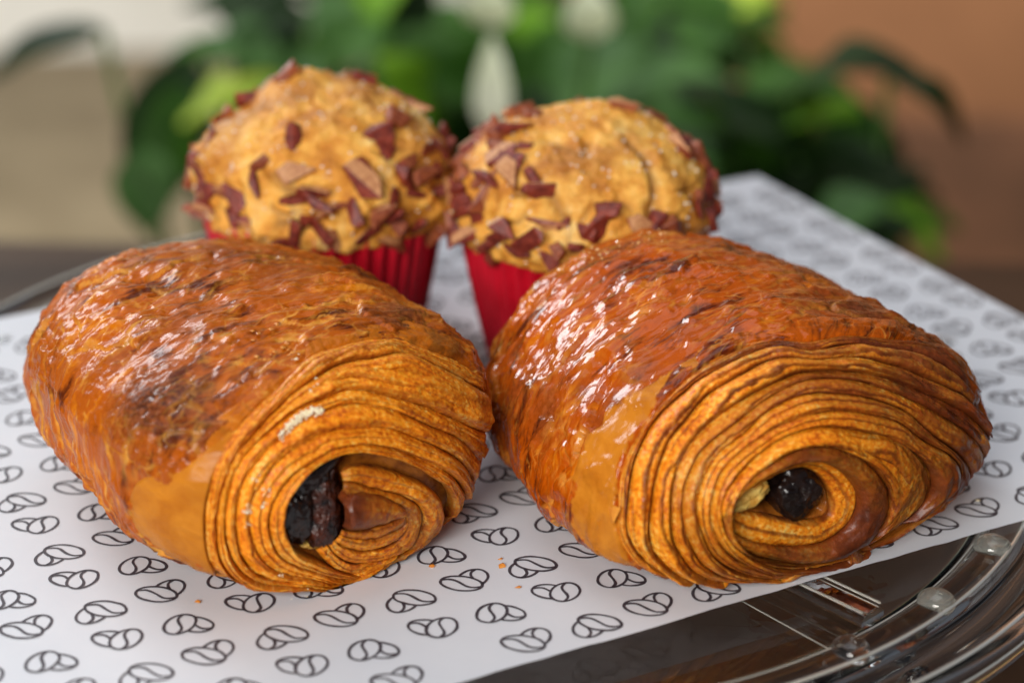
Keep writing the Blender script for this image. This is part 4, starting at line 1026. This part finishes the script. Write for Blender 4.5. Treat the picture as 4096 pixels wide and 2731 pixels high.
def plant(name, c, z_pot, label, leaves, flowers, extra, box, seed, depth):
    root = thing(name, (c[0], c[1], FLOOR_Z), label, "plant")
    pot(root, c, 11, FLOOR_Z, z_pot)
    base = np.array([c[0], c[1], z_pot - 2])
    for (x0, y0, x1, y1, Y0, Y1, w, k, sag) in leaves:
        p0, p1 = aty(x0, y0, Y0), aty(x1, y1, Y1)
        lf = leaf(root, p0, p1, w, sag, LEAFM[k])
        mid = (p0 + base) / 2 + np.array([(p0 - base)[0] * 0.15, 0, 1.5])
        tube(lf, [base, mid, p0 * 0.8 + mid * 0.2, p0], 0.22, M_STEM)
    for (x0, y0, x1, y1, Y, w) in flowers:
        p0, p1 = aty(x0, y0, Y), aty(x1, y1, Y)
        f = leaf(root, p0, p1, w, 0.6, M_SPATHE, "white_spathe", up=(0, -1, 0.2), fold=0.35)
        tube(f, [base, (base + p0) / 2 + [0, 0, 1], p0], 0.25, M_STEM, "flower_stalk")
    rr = np.random.default_rng(seed)
    for _ in range(extra):
        x, y = rr.uniform(box[0], box[2]), rr.uniform(box[1], box[3]); Y = rr.uniform(*depth)
        a = rr.uniform(0, 6.28); L = rr.uniform(6, 12)
        p = aty(x, y, Y); dv = np.array([math.cos(a), 0.4 * rr.normal(), 0.7 * math.sin(a)]); 
        leaf(root, p - dv * L / 2, p + dv * L / 2, rr.uniform(1.6, 3.2), rr.uniform(0.3, 1.2), LEAFM[int(rr.choice([0, 0, 0, 1, 1, 2]))])
    return root
s_ = 1.7415
def LV(l): return [(a * s_, b * s_, c_ * s_, d_ * s_, Y0, Y1, w, k, sg) for a, b, c_, d_, Y0, Y1, w, k, sg in l]
plant("peace_lily", (1.0, 66), -36, "green leafy lily with white blooms in a dark pot, blurred behind the muffins",
      LV([(760, 330, 480, 215, 55, 52, 4.2, 3, .8), (900, 330, 520, 250, 56, 50, 4.5, 2, .8), (1000, 330, 860, 130, 58, 56, 5.0, 2, .6), (1010, 300, 760, 180, 62, 64, 5.0, 1, .6), (1180, 320, 960, 90, 60, 60, 6.0, 1, .6), (1200, 330, 1290, 60, 62, 64, 6.0, 1, .5),
          (1240, 320, 1500, 110, 60, 58, 6.5, 4, 1.0), (1300, 280, 1680, 190, 62, 58, 5.5, 4, 1.2), (1350, 330, 1750, 260, 60, 56, 6.0, 1, 1.2), (1280, 240, 1420, 30, 64, 66, 6.0, 1, .6), (1400, 230, 1700, 60, 66, 66, 5.5, 1, .8), (1200, 260, 1230, 10, 66, 70, 6, 2, .4),
          (1100, 250, 1040, 20, 66, 70, 6, 1, .4), (1350, 180, 1600, 20, 70, 72, 6, 1, .4), (980, 220, 900, 60, 64, 66, 6, 4, .4), (1420, 380, 1700, 330, 56, 52, 4.5, 0, .5), (1080, 430, 1020, 240, 56, 54, 5, 0, .4), (1150, 400, 1250, 200, 56, 58, 5, 0, .4),
          (1560, 350, 1640, 420, 44, 42, 1.8, 4, .5), (1450, 60, 1800, 20, 72, 74, 5, 2, .4)]),
      [(1130 * s_, 310 * s_, 1130 * s_, 80 * s_, 42, 1.7), (1122 * s_, 62 * s_, 1130 * s_, -50 * s_, 48, 2.4), (1355 * s_, 90 * s_, 1350 * s_, -40 * s_, 52, 2.5)], 95, (1450, 0, 3000, 850), 5, (66, 84))
plant("leafy_shrub", (20, 60), -36, "dark green shrub with an arching leaf against the terracotta wall", 
      LV([(1600, 330, 1930, 185, 60, 52, 4.6, 1, 1.2), (1820, 240, 2110, 165, 52, 46, 3.6, 0, 1.5), (1700, 330, 1980, 250, 56, 50, 4.0, 2, .6), (1650, 370, 1880, 330, 56, 52, 4.0, 1, .6), (2040, 170, 2215, 330, 50, 48, 1.6, 0, 1.2), (1750, 430, 2100, 400, 54, 50, 4.6, 0, .8),
          (1800, 470, 2120, 430, 52, 48, 4.5, 0, .6), (1850, 560, 2040, 470, 46, 44, 4.0, 4, .4), (1900, 590, 2110, 520, 46, 44, 3.6, 0, .4), (1760, 380, 1950, 470, 56, 54, 4.6, 0, .4), (1650, 430, 1820, 470, 56, 54, 4.6, 0, .4), (1700, 70, 1480, 110, 68, 66, 4, 0, .4), (1560, 20, 1780, -10, 70, 70, 4.5, 3, .4)]),
      [], 40, (2650, 480, 3600, 1150), 9, (50, 64))
plant("trailing_plant", (-17, 66), -36, "sparse trailing plant with drooping dark leaves in front of the cream wall",
      LV([(430, 130, 345, 510, 56, 52, 4.6, 0, .6), (420, 200, 370, 480, 54, 52, 3.4, 1, .4), (330, 340, 340, 540, 52, 50, 3.2, 4, .3), (235, 68, -40, 195, 58, 60, 2.6, 0, .8), (560, 110, 700, 20, 62, 64, 5.0, 0, .5), (540, 20, 680, 90, 62, 60, 4.6, 0, .5), (480, 90, 640, 140, 60, 58, 3.4, 4, .4),
          (700, 60, 830, 10, 66, 66, 3.0, 4, .4), (520, 180, 640, 200, 58, 56, 3.4, 1, .4), (430, 260, 560, 230, 54, 52, 3.6, 3, .4), (600, 60, 520, -30, 64, 66, 4, 0, .4), (720, 140, 900, 60, 62, 64, 4, 1, .4), (620, 200, 760, 120, 58, 60, 4, 1, .4)]),
      [], 8, (850, 0, 1500, 300), 12, (64, 76))
